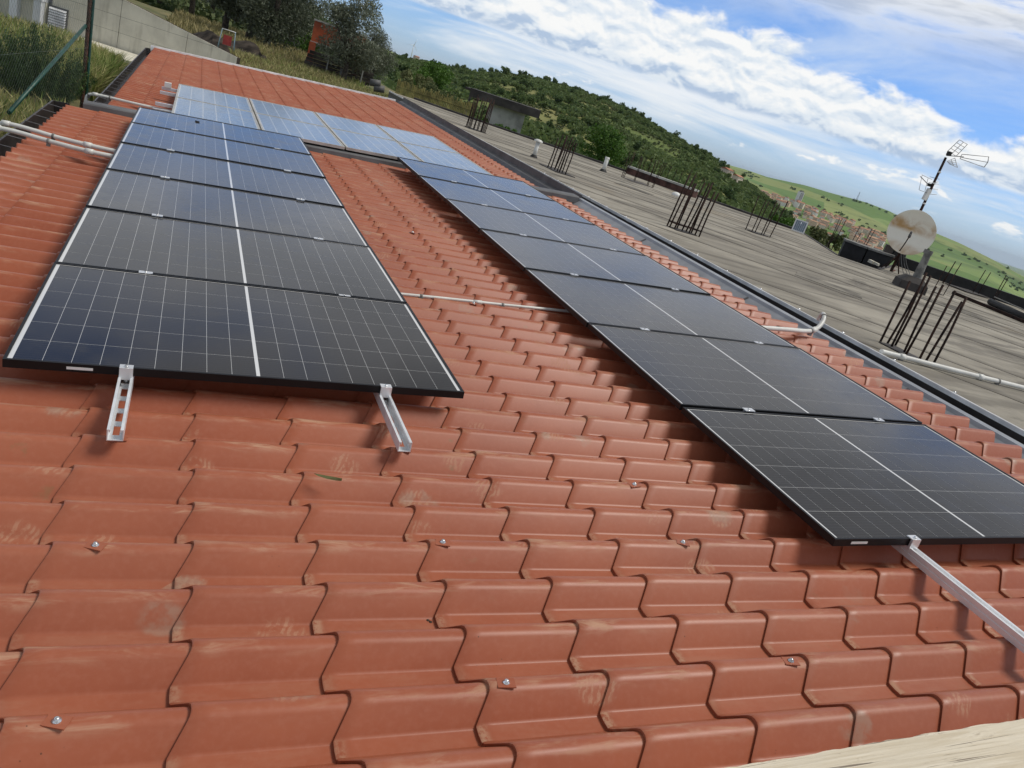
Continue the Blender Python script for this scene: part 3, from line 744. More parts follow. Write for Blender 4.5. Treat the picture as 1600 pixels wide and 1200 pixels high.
for i in range(NX):
    for j in range(NY):
        x, y = cell_pos(i, j); CF.quad([(x + GAP / 2, y + GY / 2, 0), (x + cw - GAP / 2, y + GY / 2, 0), (x + cw - GAP / 2, y + cd - GY / 2, 0), (x + GAP / 2, y + cd - GY / 2, 0)])
CFIELD_ME = CF.mesh('cell_field', MT['cell'])
STK = MB(); STK.box((0, 0, 0), (.085, .0012, .010)); STK_ME = STK.mesh('serial_sticker', MT['white'])
def new_panel(x, y, label, group, detailed, z=0.0, sticker=None):
    t = thing('solar_panel', label, 'solar panel', (x, y, z), group, roof=True)
    link('frame', FR_ME, t); link('backsheet', SH_ME, t)
    if detailed:
        for i in range(NX):
            for j in range(NY):
                a, b = cell_pos(i, j); link('cell', CELL_ME, t, (a, b, -.0042))
    else:
        o = link('cell_field', CFIELD_ME, t, (0, 0, -.0042)); o['kind'] = 'stuff'
    if sticker: link('serial_sticker', STK_ME, t, (sticker, -.0010, -.017))
    # fine unevenness: no two panels lie quite alike
    t.rotation_euler.x += random.uniform(-.005, .005); t.rotation_euler.y += random.uniform(-.004, .004)
    return t
GL, GR = 'black solar panels of the left column', 'black solar panels of the right column'
LN = ['nearest black panel of the left column, its front edge over two short silver rails', 'second black panel from the front in the left column', 'third black panel from the front in the left column',
      'fourth black panel from the front in the left column', 'fifth black panel from the front in the left column', 'farthest black panel of the left column, touching the pale blue panels']
for k in range(6): new_panel(0, k * PITP, LN[k], GL, k < 4, sticker=.24 if k == 0 else None)
RX, RY = 2.914, -1.075
RN = ['nearest black panel of the right column, over the long bright aluminium rail', 'second black panel from the front in the right column', 'third black panel from the front in the right column',
      'fourth black panel from the front in the right column', 'fifth black panel from the front in the right column', 'sixth black panel from the front in the right column',
      'farthest black panel of the right column, lapping the pale blue panels']
for k in range(7): new_panel(RX, RY + k * PITP, RN[k], GR, k < 5, z=-.012, sticker=.13 if k == 0 else None)
# older blue panels on the far roof
OW, OD = .988, 1.645
OFR = frame_mesh(OW, OD, .034, .022, MT['oldframe']); OSH = MB(); OSH.span((.022, .022, -.010), (OW - .022, OD - .022, -.0045)); OSH_ME = OSH.mesh('backsheet', MT['oldback'])
OC = MB(); ow, od = (OW - .064) / 6, (OD - .074) / 10
for i in range(6):
    for j in range(10):
        x, y = .032 + i * ow, .037 + j * od; g = .004; c = .010
        OC.quad([(x + g, y + g + c, 0), (x + g + c, y + g, 0), (x + ow - g - c, y + g, 0), (x + ow - g, y + g + c, 0), (x + ow - g, y + od - g - c, 0), (x + ow - g - c, y + od - g, 0), (x + g + c, y + od - g, 0), (x + g, y + od - g - c, 0)])
OC_ME = OC.mesh('cell_field', MT['oldcell'])
OX, OY, OZ = .315, 7.27, -.055
nm = ['leftmost', 'second from left', 'second from right', 'rightmost']
for r in range(2):
    for k in range(4):
        t = thing('solar_panel', 'older pale blue panel, %s in the %s row on the far roof' % (nm[k], ['nearer', 'farther'][r]), 'solar panel', (OX + k * 1.006, OY + r * 1.662, OZ), 'pale blue older panels on the far roof', roof=True)
        link('frame', OFR, t); link('backsheet', OSH_ME, t); o = link('cell_field', OC_ME, t, (0, 0, -.0042)); o['kind'] = 'stuff'

# rails with clamps
def rail_u(L, slots=True):
    """open strut channel, 41 mm, slotted web; runs from y=0 to L, web at the bottom"""
    mb = MB(); w, h, tk = .050, .041, .003
    for s in (-1, 1):
        mb.span((s * w / 2 - s * tk, 0, 0), (s * w / 2, L, h)); mb.span((s * (w / 2 - .0095), 0, h - tk), (s * (w / 2 - tk), L, h - .0002)); mb.span((s * (w / 2 - .0095), 0, h - .010), (s * (w / 2 - .0095) + s * tk, L, h - tk - .0002))
    sl = .0105; mb.span((-w / 2 + tk, 0, 0), (-sl, L, tk)); mb.span((sl, 0, 0), (w / 2 - tk, L, tk)); y = .0
    while y < min(L, .75): mb.span((-sl, y, 0), (sl, y + .034, tk - .0001)); y += .098
    mb.span((-sl, min(L, .75), 0), (sl, L, tk - .0001)); return mb
def rail_solid(L):
    mb = MB(); w, h = .040, .045
    prof = [(-w / 2, 0), (w / 2, 0), (w / 2, h * .45), (w / 2 - .003, h * .5), (w / 2, h * .55), (w / 2, h), (.009, h), (.009, h - .013), (-.009, h - .013), (-.009, h), (-w / 2, h), (-w / 2, h * .55), (-w / 2 + .003, h * .5), (-w / 2, h * .45)]
    mb.extrude(prof, (0, 0, 0), (1, 0, 0), (0, 0, 1), (0, 1, 0), L, closed=True); return mb
MC = MB(); MC.box((0, 0, .0025), (.062, .036, .0045)); MC.box((0, 0, -.008), (.058, .014, .018)); MC.lathe([(.0065, .004), (.0065, .009), (.0001, .0095)], 8, 1); MC_ME = MC.mesh('clamp', [MT['clampmat'], MT['steel']])
EC = MB(); EC.box((0, .006, .0025), (.046, .026, .0045)); EC.box((0, -.010, -.019), (.046, .010, .047)); EC.lathe([(.0065, .005), (.0065, .011), (.0001, .0115)], 8, 1, (0, -.002, 0)); EC_ME = EC.mesh('clamp', [MT['clampmat'], MT['steel']])
def rail(x, y0, y1, solid, seams, y_end, label, z=0.0):
    h = .045 if solid else .041
    t = thing('mounting_rail', label, 'rail', (x, y0, z - .034 - h), 'silver rails under the black panels', roof=True)
    (rail_solid if solid else rail_u)(y1 - y0).build('channel', MT['alu'] if solid else MT['galv'], t)
    for y in seams: link('clamp', MC_ME, t, (0, y - y0, h + .034))
    link('clamp', EC_ME, t, (0, y_end - y0, h + .034))
    if not solid:
        b = MB(); b.box((0, .44, .008), (.03, .05, .010)); b.lathe([(.009, .012), (.009, .022), (.0001, .023)], 6, 0, (0, .44, 0)); b.build('bolt', MT['steel'], t)
    return t
ls = [k * PITP - .010 for k in range(1, 6)]; rs_ = [RY + k * PITP - .010 for k in range(1, 7)]
rail(.392, -.42, 6.95, False, ls, 0, 'short-ended slotted silver rail under the left column, the left one of its two')
rail(1.372, -.415, 6.95, False, ls, 0, 'slotted silver rail under the left column, near its bottom right corner')
rail(3.335, -2.2, 7.0, True, rs_, RY, 'long bright aluminium rail that runs out over the tiles from the right column', -.012)
rail(4.27, RY - .1, 7.0, True, rs_, RY, 'aluminium rail under the right half of the right column', -.012)
for y, hb in ((7.75, 0), (8.35, 0), (9.6, 0), (10.15, 1)):
    t = thing('mounting_rail', ['aluminium rail stub ending left of the blue panels beside the conduit, %s' % ('the nearer one' if y < 8 else 'the second one'), 'aluminium rail stub under the farther blue panels, %s' % ('with a pale box on it' if hb else 'below the boxed one')][y > 9], 'rail', (.10, y, OZ - .083), 'rails under the blue panels', roof=True)
    mb = MB(); mb.span((0, -.02, 0), (4.2, .02, .04)); mb.build('channel', MT['alu'], t)
    if hb: mb = MB(); mb.box((.08, 0, .075), (.09, .08, .07)); mb.build('end_box', MT['white'], t)

# ================================================================== CONDUITS
def smooth_path(P, n=8):
    P = [Vector(p) for p in P]; out = []
    Q = [P[0] * 2 - P[1]] + P + [P[-1] * 2 - P[-2]]
    for i in range(1, len(Q) - 2):
        for k in range(n):
            t = k / n; a, b, c, d = Q[i - 1], Q[i], Q[i + 1], Q[i + 2]
            out.append(.5 * ((2 * b) + (c - a) * t + (2 * a - 5 * b + 4 * c - d) * t * t + (3 * b - a - 3 * c + d) * t ** 3))
    out.append(P[-1]); return out
def conduit(path, r, label, couplers=(), clips=(.3, .68), n=8, m='pvc', group='white conduits on the roofs'):
    P = smooth_path(path, n); o = thing('conduit', label, 'conduit', (0, 0, 0), group)
    MB().tube(P, r, 10).build('pipe', MT[m], o)
    for f in couplers:
        i = int(f * (len(P) - 2)); a, b = P[i], P[i + 1]; dd = (b - a).normalized()
        MB().tube([a - dd * .03, a + dd * .03], r * 1.28, 10).build('coupler', MT[m], o)
    for f in clips:
        i = int(f * (len(P) - 2)); a, b = P[i], P[i + 1]; dd = (b - a).normalized(); c = MB(); c.tube([a - dd * .008, a + dd * .008], r * 1.22, 10); c.box(a - Vector((0, 0, r * 1.3)), (.028, .028, r * 1.6)); c.build('clip', MT['pvcgrey'], o)
    return o
def rw(x, y, z): return tuple(RA @ np.array([x, y, z]))
conduit([rw(-.98, 4.72, -.62), rw(-.96, 4.72, -.20), rw(-.90, 4.72, -.06), rw(-.78, 4.70, -.035), rw(-.45, 4.62, -.06), rw(-.1, 4.50, -.065), rw(.25, 4.44, -.065)], .019, 'upper of two white conduits bending over the left gutter', (.45, .8))
conduit([rw(-1.02, 4.52, -.62), rw(-1.0, 4.52, -.22), rw(-.93, 4.51, -.07), rw(-.80, 4.48, -.04), rw(-.45, 4.38, -.06), rw(-.15, 4.27, -.065), rw(.25, 4.22, -.065)], .019, 'lower of two white conduits bending over the left gutter', (.45, .85))
conduit([rw(-.70, 8.60, -.30), rw(-.68, 8.60, -.22), rw(-.62, 8.58, -.185), rw(-.5, 8.55, -.18), rw(-.1, 8.42, -.18), rw(.35, 8.32, -.18)], .018, 'white conduit running from the far gutter to the blue panels', (.5,))
conduit([rw(1.5, 1.66, -.118), rw(2.1, 1.70, -.116), rw(2.6, 1.735, -.12), rw(3.2, 1.78, -.12)], .010, 'white conduit crossing the tiles between the two black columns', (.55,))
conduit([rw(4.5, 1.74, -.06), rw(5.0, 1.80, -.058), rw(5.28, 1.86, -.066), rw(5.40, 1.90, -.045), rw(5.48, 1.95, -.008), rw(5.52, 1.99, .032), rw(5.56, 2.05, .043), rw(5.60, 2.11, .015), rw(5.61, 2.13, -.03)], .019, 'white conduit with a gooseneck at the right edge of the tiles', (.33,))

# ================================================================== FLAT ROOF BUILDING
FZ = .30
flat = thing('flat_roof_building', 'neighbouring building with a big weathered grey flat roof of overlapping felt sheets', 'building', (0, 0, 0))
XE = 5.93                                                 # edge along the tiled house, world x near y=0
def xe(y): return XE + .012 * y
out = [(xe(-4), -4.0), (30.0, -4.0), (30.0, .3), (16.1, 14.3), (13.55, 10.35), (13.2, 10.75), (15.6, 14.8), (6.62 + .35, 23.3), (xe(22.8), 22.8)]
out = [(xe(-4), -4.0), (34.0, -4.0), (17.75, 12.45), (14.3, 9.75), (13.55, 10.25), (16.05, 14.3), (7.05, 23.2), (xe(23.2), 23.2)]
MB().prism(out, -4.2, FZ - .012).build('roof_slab', MT['plaster'], flat)
# felt sheets laid diagonally, each one lapping the next
def clip_poly(poly, n, c):                                # keep n.p <= c
    res = []
    for i in range(len(poly)):
        p, q = poly[i], poly[(i + 1) % len(poly)]; a, b = n[0] * p[0] + n[1] * p[1] - c, n[0] * q[0] + n[1] * q[1] - c
        if a <= 0: res.append(p)
        if a * b < 0: t = a / (a - b); res.append((p[0] + (q[0] - p[0]) * t, p[1] + (q[1] - p[1]) * t))
    return res
S2 = math.sqrt(.5)
CB_ = [1.0]
while CB_[-1] < 21.6: CB_.append(CB_[-1] + random.choice([.8, 1.0, 1.3, 1.6, 1.9]) * (1.0 if CB_[-1] < 13 else .75))
def lap(t, ph): return .06 * math.sin(t * .55 + ph[0]) + .03 * math.sin(t * 1.5 + ph[1]) + .014 * math.sin(t * 4.1 + ph[2]) + .006 * math.sin(t * 11 + ph[3])
def sheet(k):
    """one strip between two lap lines along the roof's diagonal"""
    c0, c1 = CB_[k], CB_[k + 1] + .16; ts = np.linspace(-22., 26., 97); ph = rng.uniform(0, 6.28, 4); mb = []
    for a, b in zip(ts[:-1], ts[1:]):
        q = [(c0 + lap(a, ph), a), (c1, a), (c1, b), (c0 + lap(b, ph), b)]
        mb.append(([(S2 * (c + t), S2 * (c - t)) for c, t in q], a, b))
    return mb, c0, c1, ph
def inside(p):
    x, y = p; n = len(out); c = False
    for i in range(n):
        x1, y1 = out[i]; x2, y2 = out[(i + 1) % n]
        if (y1 > y) != (y2 > y) and x < (x2 - x1) * (y - y1) / (y2 - y1) + x1: c = not c
    return c
def convex_pieces():
    # main body without the notch, as convex pieces
    return [[(xe(-4), -4.0), (34.0, -4.0), (17.75, 12.45), (14.3, 9.75)], [(xe(-4), -4.0), (14.3, 9.75), (xe(9.75), 9.75)], [(xe(9.75), 9.75), (14.3, 9.75), (13.55, 10.25), (xe(10.25), 10.25)], [(xe(10.25), 10.25), (13.55, 10.25), (16.05, 14.3), (7.05, 23.2), (xe(23.2), 23.2)]]
PIECES = convex_pieces()
def clip_convex(poly, conv):
    n = len(conv); cx = sum(p[0] for p in conv) / n; cy = sum(p[1] for p in conv) / n
    for i in range(n):
        p, q = conv[i], conv[(i + 1) % n]; nx, ny = q[1] - p[1], -(q[0] - p[0]); c = nx * p[0] + ny * p[1]
        if nx * cx + ny * cy > c: nx, ny, c = -nx, -ny, -c
        poly = clip_poly(poly, (nx, ny), c)
        if len(poly) < 3: return []
    return poly
def build_sheet(k, segs, c0, c1, ph, pieces):
    V = []; F_ = []; UVs = []; seen = {}
    def vid(p, uv_, low=False):
        key = (round(p[0], 4), round(p[1], 4), low)
        if key not in seen:
            seen[key] = len(V); V.append(p); UVs.append(uv_)
        return seen[key]
    for poly, a, b in segs:
        for conv in pieces:
            pc = clip_convex(poly, conv)
            if len(pc) < 3: continue
            ids = []; fr = []
            for p in pc:
                c = (p[0] + p[1]) * S2; t = (p[0] - p[1]) * S2; l = c0 + lap(t, ph); v = min(1, max(0, (c - l) / (c1 - l)))
                q = (p[0], p[1], FZ + .0045 * (1 - v) - .004 + .003 * math.sin(t * 1.3 + k) * v * (1 - v)); i_ = vid(q, (t, v * (c1 - c0)))
                if i_ not in ids: ids.append(i_)
                if v < .004: fr.append((t, q))
            if len(ids) < 3: continue
            F_.append(tuple(ids))
            if len(fr) >= 2:
                fr.sort(key=lambda e: e[0]); p, q = fr[0][1], fr[-1][1]
                F_.append((vid(p, (0, 0)), vid(q, (0, 0)), vid((q[0], q[1], FZ - .0065), (0, 0), True), vid((p[0], p[1], FZ - .0065), (0, 0), True)))
    F_ = [f for f in F_ if len(set(f)) == len(f)]
    if not F_: return
    me = bpy.data.meshes.new('roofing_sheet'); me.from_pydata(V, [], F_); me.materials.append(MT['felt'])
    l = me.uv_layers.new(name='UVMap'); l.data.foreach_set('uv', np.array([UVs[v] for f in F_ for v in f], dtype=np.float32).ravel()); me.update()
    link('roofing_sheet', me, flat)
for k in range(len(CB_) - 1):
    segs, c0, c1, ph = sheet(k)
    if c0 > 16.4:
        build_sheet(k, segs, c0, c1, ph, PIECES[:3]); build_sheet(k, segs, c0, c1, ph, PIECES[3:])
    else: build_sheet(k, segs, c0, c1, ph, PIECES)
for cx, cy, w, l in ((8.6, 5.2, .5, .9), (10.9, 3.2, .8, .5), (12.6, 6.4, .6, 1.2), (9.4, 12.3, .5, .8)):
    mb = MB(); a = -PI / 4 + random.uniform(-.06, .06); V = []
    for x, y in ((-1, -1), (-.2, -1.04), (1, -.97), (1.03, .1), (.98, 1), (.1, 1.03), (-1, .97), (-.97, -.1)):
        x, y = x * l * .5, y * w * .5; V.append((cx + x * math.cos(a) - y * math.sin(a), cy + x * math.sin(a) + y * math.cos(a)))
    mb.prism(V, FZ - .003, FZ + .006); mb.build('felt_patch', MT['patch'], flat)
# cap flashing beside the tiles: thin bright edge, dark upright below it
cap = MB(); L = 27.3; ang = math.atan2(.012, 1)
ax = Vector((.012, 1, 0)).normalized(); ay = Vector((1, -.012, 0)).normalized()
cap.extrude([(-.044, FZ - .012), (-.046, FZ + .022), (-.038, FZ + .027), (.018, FZ + .016), (.030, FZ + .004), (-.030, FZ + .014), (-.037, FZ - .012)], (xe(-4), -4, 0), ay, (0, 0, 1), ax, L, closed=True)
cap.build('parapet_cap', MT['zinc'], flat)
up = MB(); up.extrude([(-.036, FZ - .9), (-.038, FZ + .004), (-.02, FZ + .004), (-.02, FZ - .9)], (xe(-4), -4, 0), ay, (0, 0, 1), ax, L, closed=True)
up.build('parapet_face', MT['brown'], flat)
fs = MB(); fs.extrude([(-.095, FZ - .26), (-.080, FZ - .12), (-.040, FZ - .11)], (xe(7.5), 7.5, 0), ay, (0, 0, 1), ax, 15.5); fs.build('parapet_step', MT['brown'], flat)
sc2 = MB(); sc2.lathe([(.012, 0), (.012, .006), (.006, .012), (.0001, .013)], 8); SC2 = sc2.mesh('cap_screw', MT['steel'])
for i in range(22):
    y = -2.8 + i * .62; link('cap_screw', SC2, flat, (xe(y) + .006, y, FZ + .018))
# edge upstands on the far side
def bar_between(p, q, w, z0, z1, name, m, parent):
    p, q = Vector((p[0], p[1], 0)), Vector((q[0], q[1], 0)); dd = (q - p); L_ = dd.length; dd.normalize(); nn = Vector((-dd.y, dd.x, 0))
    mb = MB(); mb.extrude([(-w / 2, z0), (w / 2, z0), (w / 2, z1), (-w / 2, z1)], p, nn, (0, 0, 1), dd, L_, closed=True); return mb.build(name, m, parent)
bar_between((7.0, 23.2), (16.0, 14.32), .16, FZ - .6, FZ + .05, 'edge_upstand', MT['darkslab'], flat)
bar_between((17.72, 12.50), (33.8, -3.8), .25, FZ - .6, FZ + .25, 'edge_upstand', MT['black'], flat)
bar_between((13.6, 10.30), (16.0, 14.22), .07, FZ - .5, FZ + .012, 'edge_upstand', MT['darkslab'], flat)
bar_between((14.34, 9.80), (17.7, 12.42), .07, FZ - .5, FZ + .012, 'edge_upstand', MT['darkslab'], flat)
MB().prism([(13.9, 10.2), (14.4, 9.95), (19.2, 13.4), (18.2, 14.8), (16.2, 14.0)], -4.2, -.10).build('lower_slab', MT['darkslab'], flat)

# white conduit over the felt
conduit([(5.98, 1.72, FZ + .03), (6.15, 1.70, FZ + .03), (6.8, 1.62, FZ + .03), (7.7, 1.53, FZ + .03), (9.0, 1.42, FZ + .03)], .021, 'white conduit lying across the grey flat roof at the right', (.32, .62))

# ================================================================== REBAR
def rebar(bases, h, lean, label, r=.008, m='darkrust', ties=None, z=FZ, spread=.05, name='rebar_cluster', jig=.06, hs=None):
    c = np.mean(np.array(bases), 0); t = thing(name, label, 'rebar', (c[0], c[1], z), 'rusty rebar clusters on and beyond the flat roof')
    for i, b in enumerate(bases):
        hh = (hs[i] if hs else h * random.uniform(.86, 1.06)); lx, ly = lean[0] + random.uniform(-jig, jig), lean[1] + random.uniform(-jig, jig)
        p0 = Vector((b[0] - c[0], b[1] - c[1], -.02)); k = random.uniform(-.012, .012)
        MB().tube([p0, p0 + Vector((lx * .5 + k, ly * .5 - k, .5)) * hh, p0 + Vector((lx, ly, 1)) * hh], r, 6).build('bar', MT[m], t)
    if ties:
        for f in ties:
            mb = MB(); bs = sorted([Vector((b[0] - c[0] + lean[0] * h * f, b[1] - c[1] + lean[1] * h * f, h * f)) for b in bases], key=lambda v: math.atan2(v.y, v.x))
            mb.tube(bs + [bs[0]], r * .7, 5); mb.build('stirrup', MT[m], t)
    pm = MB(); w = np.ptp(np.array(bases), 0) / 2 * .8 + .02; pm.prism([(-w[0], -w[1]), (w[0], -w[1]), (w[0], w[1]), (-w[0], w[1])], -.008, .010); pm.build('column_base', MT['darkslab'], t)
    return t
def px_base(L, z=FZ): return [tuple(on_z(x, y, z)[:2]) for x, y in L]
# screen-right direction on the ground, used to give the bars the slight lean the photo shows
near_b = px_base([(1375, 535), (1386, 537), (1392, 543), (1398, 541), (1412, 552), (1414, 556), (1434, 566), (1444, 568), (1457, 571)])
rebar(near_b, .68, (.02, 0), 'tall rusty bars rising nearest the tiles, in front of the grey pipe', .0105, hs=[.62, .60, .74, .72, .66, .70, .69, .62, .66], jig=.05)
def ringcl(c, w, d, n, rot):
    o = []
    for i in range(n):
        a = i / n * 4; s = int(a); f = a - s; q = [(-1 + 2 * f, -1), (1, -1 + 2 * f), (1 - 2 * f, 1), (-1, 1 - 2 * f)][s]
        x, y = q[0] * w, q[1] * d; o.append((c[0] + x * math.cos(rot) - y * math.sin(rot), c[1] + x * math.sin(rot) + y * math.cos(rot)))
    return o
rebar(px_base([(1042, 353), (1046, 355), (1053.5, 358), (1057, 358), (1064.7, 361.5), (1071, 362.5), (1076, 364.8), (1079.7, 364.8), (1085.3, 368), (1092, 370)]), .78, (.10, .02), 'dense dark rebar cage on the grey roof, second nearest', .0125, ties=(.10,), jig=.03)
rebar(px_base([(1165, 358.7), (1174.4, 362.5), (1179.4, 363.5), (1189.4, 366.6), (1192.8, 367.2), (1202.5, 371)]), .76, (.06, .0), 'thin rebar cage on the grey roof left of the small panel', .0105, jig=.05)
rebar(px_base([(855.6, 261.6), (860.3, 264), (866, 266), (869.7, 268.7), (873.4, 269.7), (878, 270.6), (882.8, 272.9), (868, 262), (876, 265)]), .68, (.06, .0), 'rebar cage beside the capped white vent pipe', .0125, jig=.025)
rebar(ringcl((6.95, 16.4), .20, .16, 16, -.7), .80, (.03, .0), 'rusty rebar cage in front of the shelter, farthest left', .011, jig=.02)
rebar(ringcl((10.85, 14.75), .40, .14, 9, -.75), .66, (.04, 0), 'sparse rebar cage before the reddish brick parapet', .009, jig=.07)
rebar(ringcl((18.3, 10.6), .62, .08, 7, -.62), .62, (.10, .02), 'row of thin bars at the far right edge above the green hill', .010, jig=.03, z=FZ + .02)
rebar([(14.2, 8.2), (14.35, 8.05)], .60, (.1, 0), 'pair of lone thin bars behind the nearest rebar, beside the grey pipe', .008, jig=.03)
# bars on the lower slab by the tank
rebar(ringcl((16.7, 13.3), .40, .12, 7, -.7), 1.05, (.05, 0), 'thin bars standing beside the black tank before the town', .010, jig=.06, z=-.10)

# ================================================================== THINGS ON THE FLAT ROOF
def vent(P, h, r, label, capd=True):
    t = thing('vent_pipe', label, 'vent pipe', tuple(P), 'white vent pipes'); mb = MB(); mb.tube([(0, 0, -.02), (.0, 0, h)], r, 12); mb.build('pipe', MT['pvc'], t)
    c = MB()
    if capd: c.lathe([(r * 2.2, h + .0), (r * 2.2, h + .02), (r * 1.2, h + .045), (.001, h + .05)], 14)
    else: c.lathe([(r * 1.15, h - .05), (r * 1.15, h), (r * .8, h + .002)], 14)
    c.build('cap', MT['pvc'], t); b = MB(); b.lathe([(r * 2.0, 0), (r * 1.7, .03), (r * 1.05, .06)], 12); b.build('collar', MT['black'], t)
vent((7.16, 12.87, FZ), .33, .042, 'white vent pipe with a mushroom cap on the grey roof'); vent((9.97, 15.02, FZ), .36, .05, 'plain white vent pipe at the far edge of the grey roof', False)
vent((16.55, 13.2, -.10), .62, .055, 'short white vent pipe beside the black tank', False)

# upright little solar panel
P = np.array([15.55, 13.95, FZ]); t = thing('small_solar_panel', 'small white-framed solar panel propped upright at the roof edge before the town', 'solar panel', tuple(P), rotz=-.75)
mb = MB(); w, h = .34, .33
R_ = Matrix.Rotation(-.25, 3, 'X')
for (cx, cz, dx, dz) in ((0, .015, w, .03), (0, h - .015, w, .03), (-w / 2 + .015, h / 2, .03, h - .06), (w / 2 - .015, h / 2, .03, h - .06)): mb.box(R_ @ Vector((cx, 0, cz)), (dx, .03, dz), 0, R_)
mb.build('frame', MT['white'], t); mb = MB(); mb.box(R_ @ Vector((0, .0, h / 2)), (w - .06, .018, h - .06), 0, R_); mb.build('panel_face', MT['oldcell'], t)
mb = MB()
for q in range(1, 6): mb.box(R_ @ Vector((-w / 2 + .03 + q * (w - .06) / 6, -.0105, h / 2)), (.006, .003, h - .06), 0, R_)
mb.build('cell_line', MT['oldback'], t); mb = MB(); mb.tube([(0, .02, h * .8), (0, .22, .0)], .012, 6); mb.build('prop', MT['alu'], t)

# black tank with slab lids
P0 = np.array([16.75, 12.65, .02]); t = thing('water_tank', 'low black tank under pale slab lids beside the satellite dish', 'tank', tuple(P0), rotz=-.72)
mb = MB()
for (dx, ln) in ((-.30, .55), (.32, .62)): mb.span((dx - ln / 2, -.35, 0), (dx + ln / 2, .35, .46))
mb.build('basin', MT['black'], t)
for (dx, ln, tz) in ((-.31, .58, .02), (.33, .66, -.02)):
    mb = MB(); mb.box((dx, 0, .495), (ln, .78, .05), 0, Matrix.Rotation(tz, 3, 'Y')); mb.build('lid', MT['pvcgrey'], t)
mb = MB(); mb.box((.78, .1, .60), (.30, .28, .40), 0, Matrix.Rotation(.12, 3, 'Y')); mb.build('upright_box', MT['black'], t)
mb = MB(); mb.box((.50, .08, .62), (.20, .30, .20)); mb.build('block', MT['darkwood'], t)
# rubble stones by the tank
for i, (px, py, s) in enumerate(((1361, 411, .12), (1369, 414, .10))):
    p = on_z(px, py, FZ); b = MB(); b.box((0, 0, s * .25), (s * 1.2, s, s * .55), 0, Matrix.Rotation(.4, 3, 'Z') @ Matrix.Rotation(.1, 3, 'X')); o = b.build('stone_block', MT['concrete'], None, tuple(p)); tag(o, ['broken pale block lying left of the dish stand', 'second broken block, right beside the dish stand'][i], 'block', 'broken blocks by the dish')

# antenna mast and dish
PM = on_z(1392, 424, FZ); ex = np.array([PM[1] - CW[1], -(PM[0] - CW[0]), 0]); ex /= np.linalg.norm(ex); ey = np.array([-ex[1], ex[0], 0])
def mp(px, py, dep=0.0): return tuple(on_facing(px, py, PM) - PM + ey * dep)
mast = thing('antenna_mast', 'tall dark antenna mast on a rusty tripod with two grid aerials', 'antenna', tuple(PM))
MB().tube([mp(1392, 424), mp(1404, 400), mp(1440, 326), mp(1478, 246)], [.034, .034, .030, .026], 10).build('pole', MT['darkrust'], mast)
for (a, b) in (((1404, 399), (1372, 421)), ((1404, 399), (1404, 428)), ((1406, 398), (1383, 418))): MB().tube([mp(*a), mp(*b, random.uniform(-.25, .15))], .014, 6).build('leg', MT['darkrust'], mast)
mb = MB(); mb.tube([mp(1380, 422), mp(1404, 431)], .02, 6); mb.tube([mp(1386, 426, -.2), mp(1398, 423, .2)], .018, 6); mb.build('foot_plate', MT['rust'], mast)
ae = MB()
def rod(a, b, r=.006, da=0., db=0.): ae.tube([mp(*a, da), mp(*b, db)], r, 5)
# upper reflector: two tilted grids
for (A, B, C, D, d0, d1) in (((1481, 236), (1498, 221), (1510, 228), (1494, 244), .0, -.35), ((1480, 252), (1483, 258), (1495, 263), (1492, 247), .0, -.30)):
    A, B, C, D = map(np.array, (A, B, C, D))
    for f in np.linspace(0, 1, 5): rod(A + (B - A) * f, D + (C - D) * f, .0055, d0 + (d1 - d0) * f, d0 + (d1 - d0) * f)
    for f in (0, .5, 1): rod(A + (D - A) * f, B + (C - B) * f, .0065, d0, d1)
ae.build('reflector_grid', MT['antenna'], mast); ae = MB()
rod((1478, 243), (1506, 245), .010)
for a, b, da in (((1503, 241), (1545, 245), .0), ((1502, 246), (1543, 254), -.06), ((1500, 248), (1538, 261), .05)): rod(a, b, .007, 0, da)
rod((1545, 245), (1543, 254), .009, 0, -.06); rod((1543, 254), (1538, 261), .009, -.06, .05); rod((1503, 241), (1500, 248), .007)
ae.build('fan_aerial', MT['antenna'], mast); ae = MB()
rod((1436, 297), (1441, 273), .005, -.1, -.1); rod((1441, 274), (1456, 281), .005, -.1, -.1); rod((1436, 297), (1449, 302), .005, -.1, -.1); rod((1438, 276), (1452, 290), .010, -.1, 0); rod((1445, 299), (1450, 279), .005, -.1, -.1)
for k in range(4): rod((1452 + k * 1.5 - 4, 303 - k * 9), (1464 + k * 1.5, 304 - k * 8), .005, .05, .05)
rod((1450, 289), (1466, 284), .006)
ae.build('loop_aerial', MT['antenna'], mast)
mb = MB(); mb.box(mp(1448, 304, -.05), (.10, .06, .24), 0, Matrix.Rotation(.1, 3, 'Y')); mb.build('amplifier_box', MT['white'], mast)
mb = MB(); mb.box(mp(1452, 289, -.02), (.06, .06, .06)); mb.build('clamp_block', MT['black'], mast); mb = MB(); mb.box(mp(1483, 240, -.02), (.08, .07, .08)); mb.build('clamp_block', MT['black'], mast)
mb = MB()
for q in (0, .25, .45, .7): 
    a = np.array(mp(1444 + 34 * q, 318 - 70 * q)); mb.tube([tuple(a - [0, 0, .015]), tuple(a + [0, 0, .015])], .036, 8)
mb.build('tape_band', MT['white'], mast)
for k, (dx, dy) in enumerate(((1408, 402), (1412, 400), (1415, 398))):
    MB().tube([Vector(q) for q in smooth_path([mp(dx, dy - 6, -.1), mp(dx + 1, dy + 12, -.12), mp(dx + 6, dy + 28, -.15), mp(1428 - k * 2, 440 - k, -.4)], 5)], .007, 5).build('cable', MT['cable'], mast)
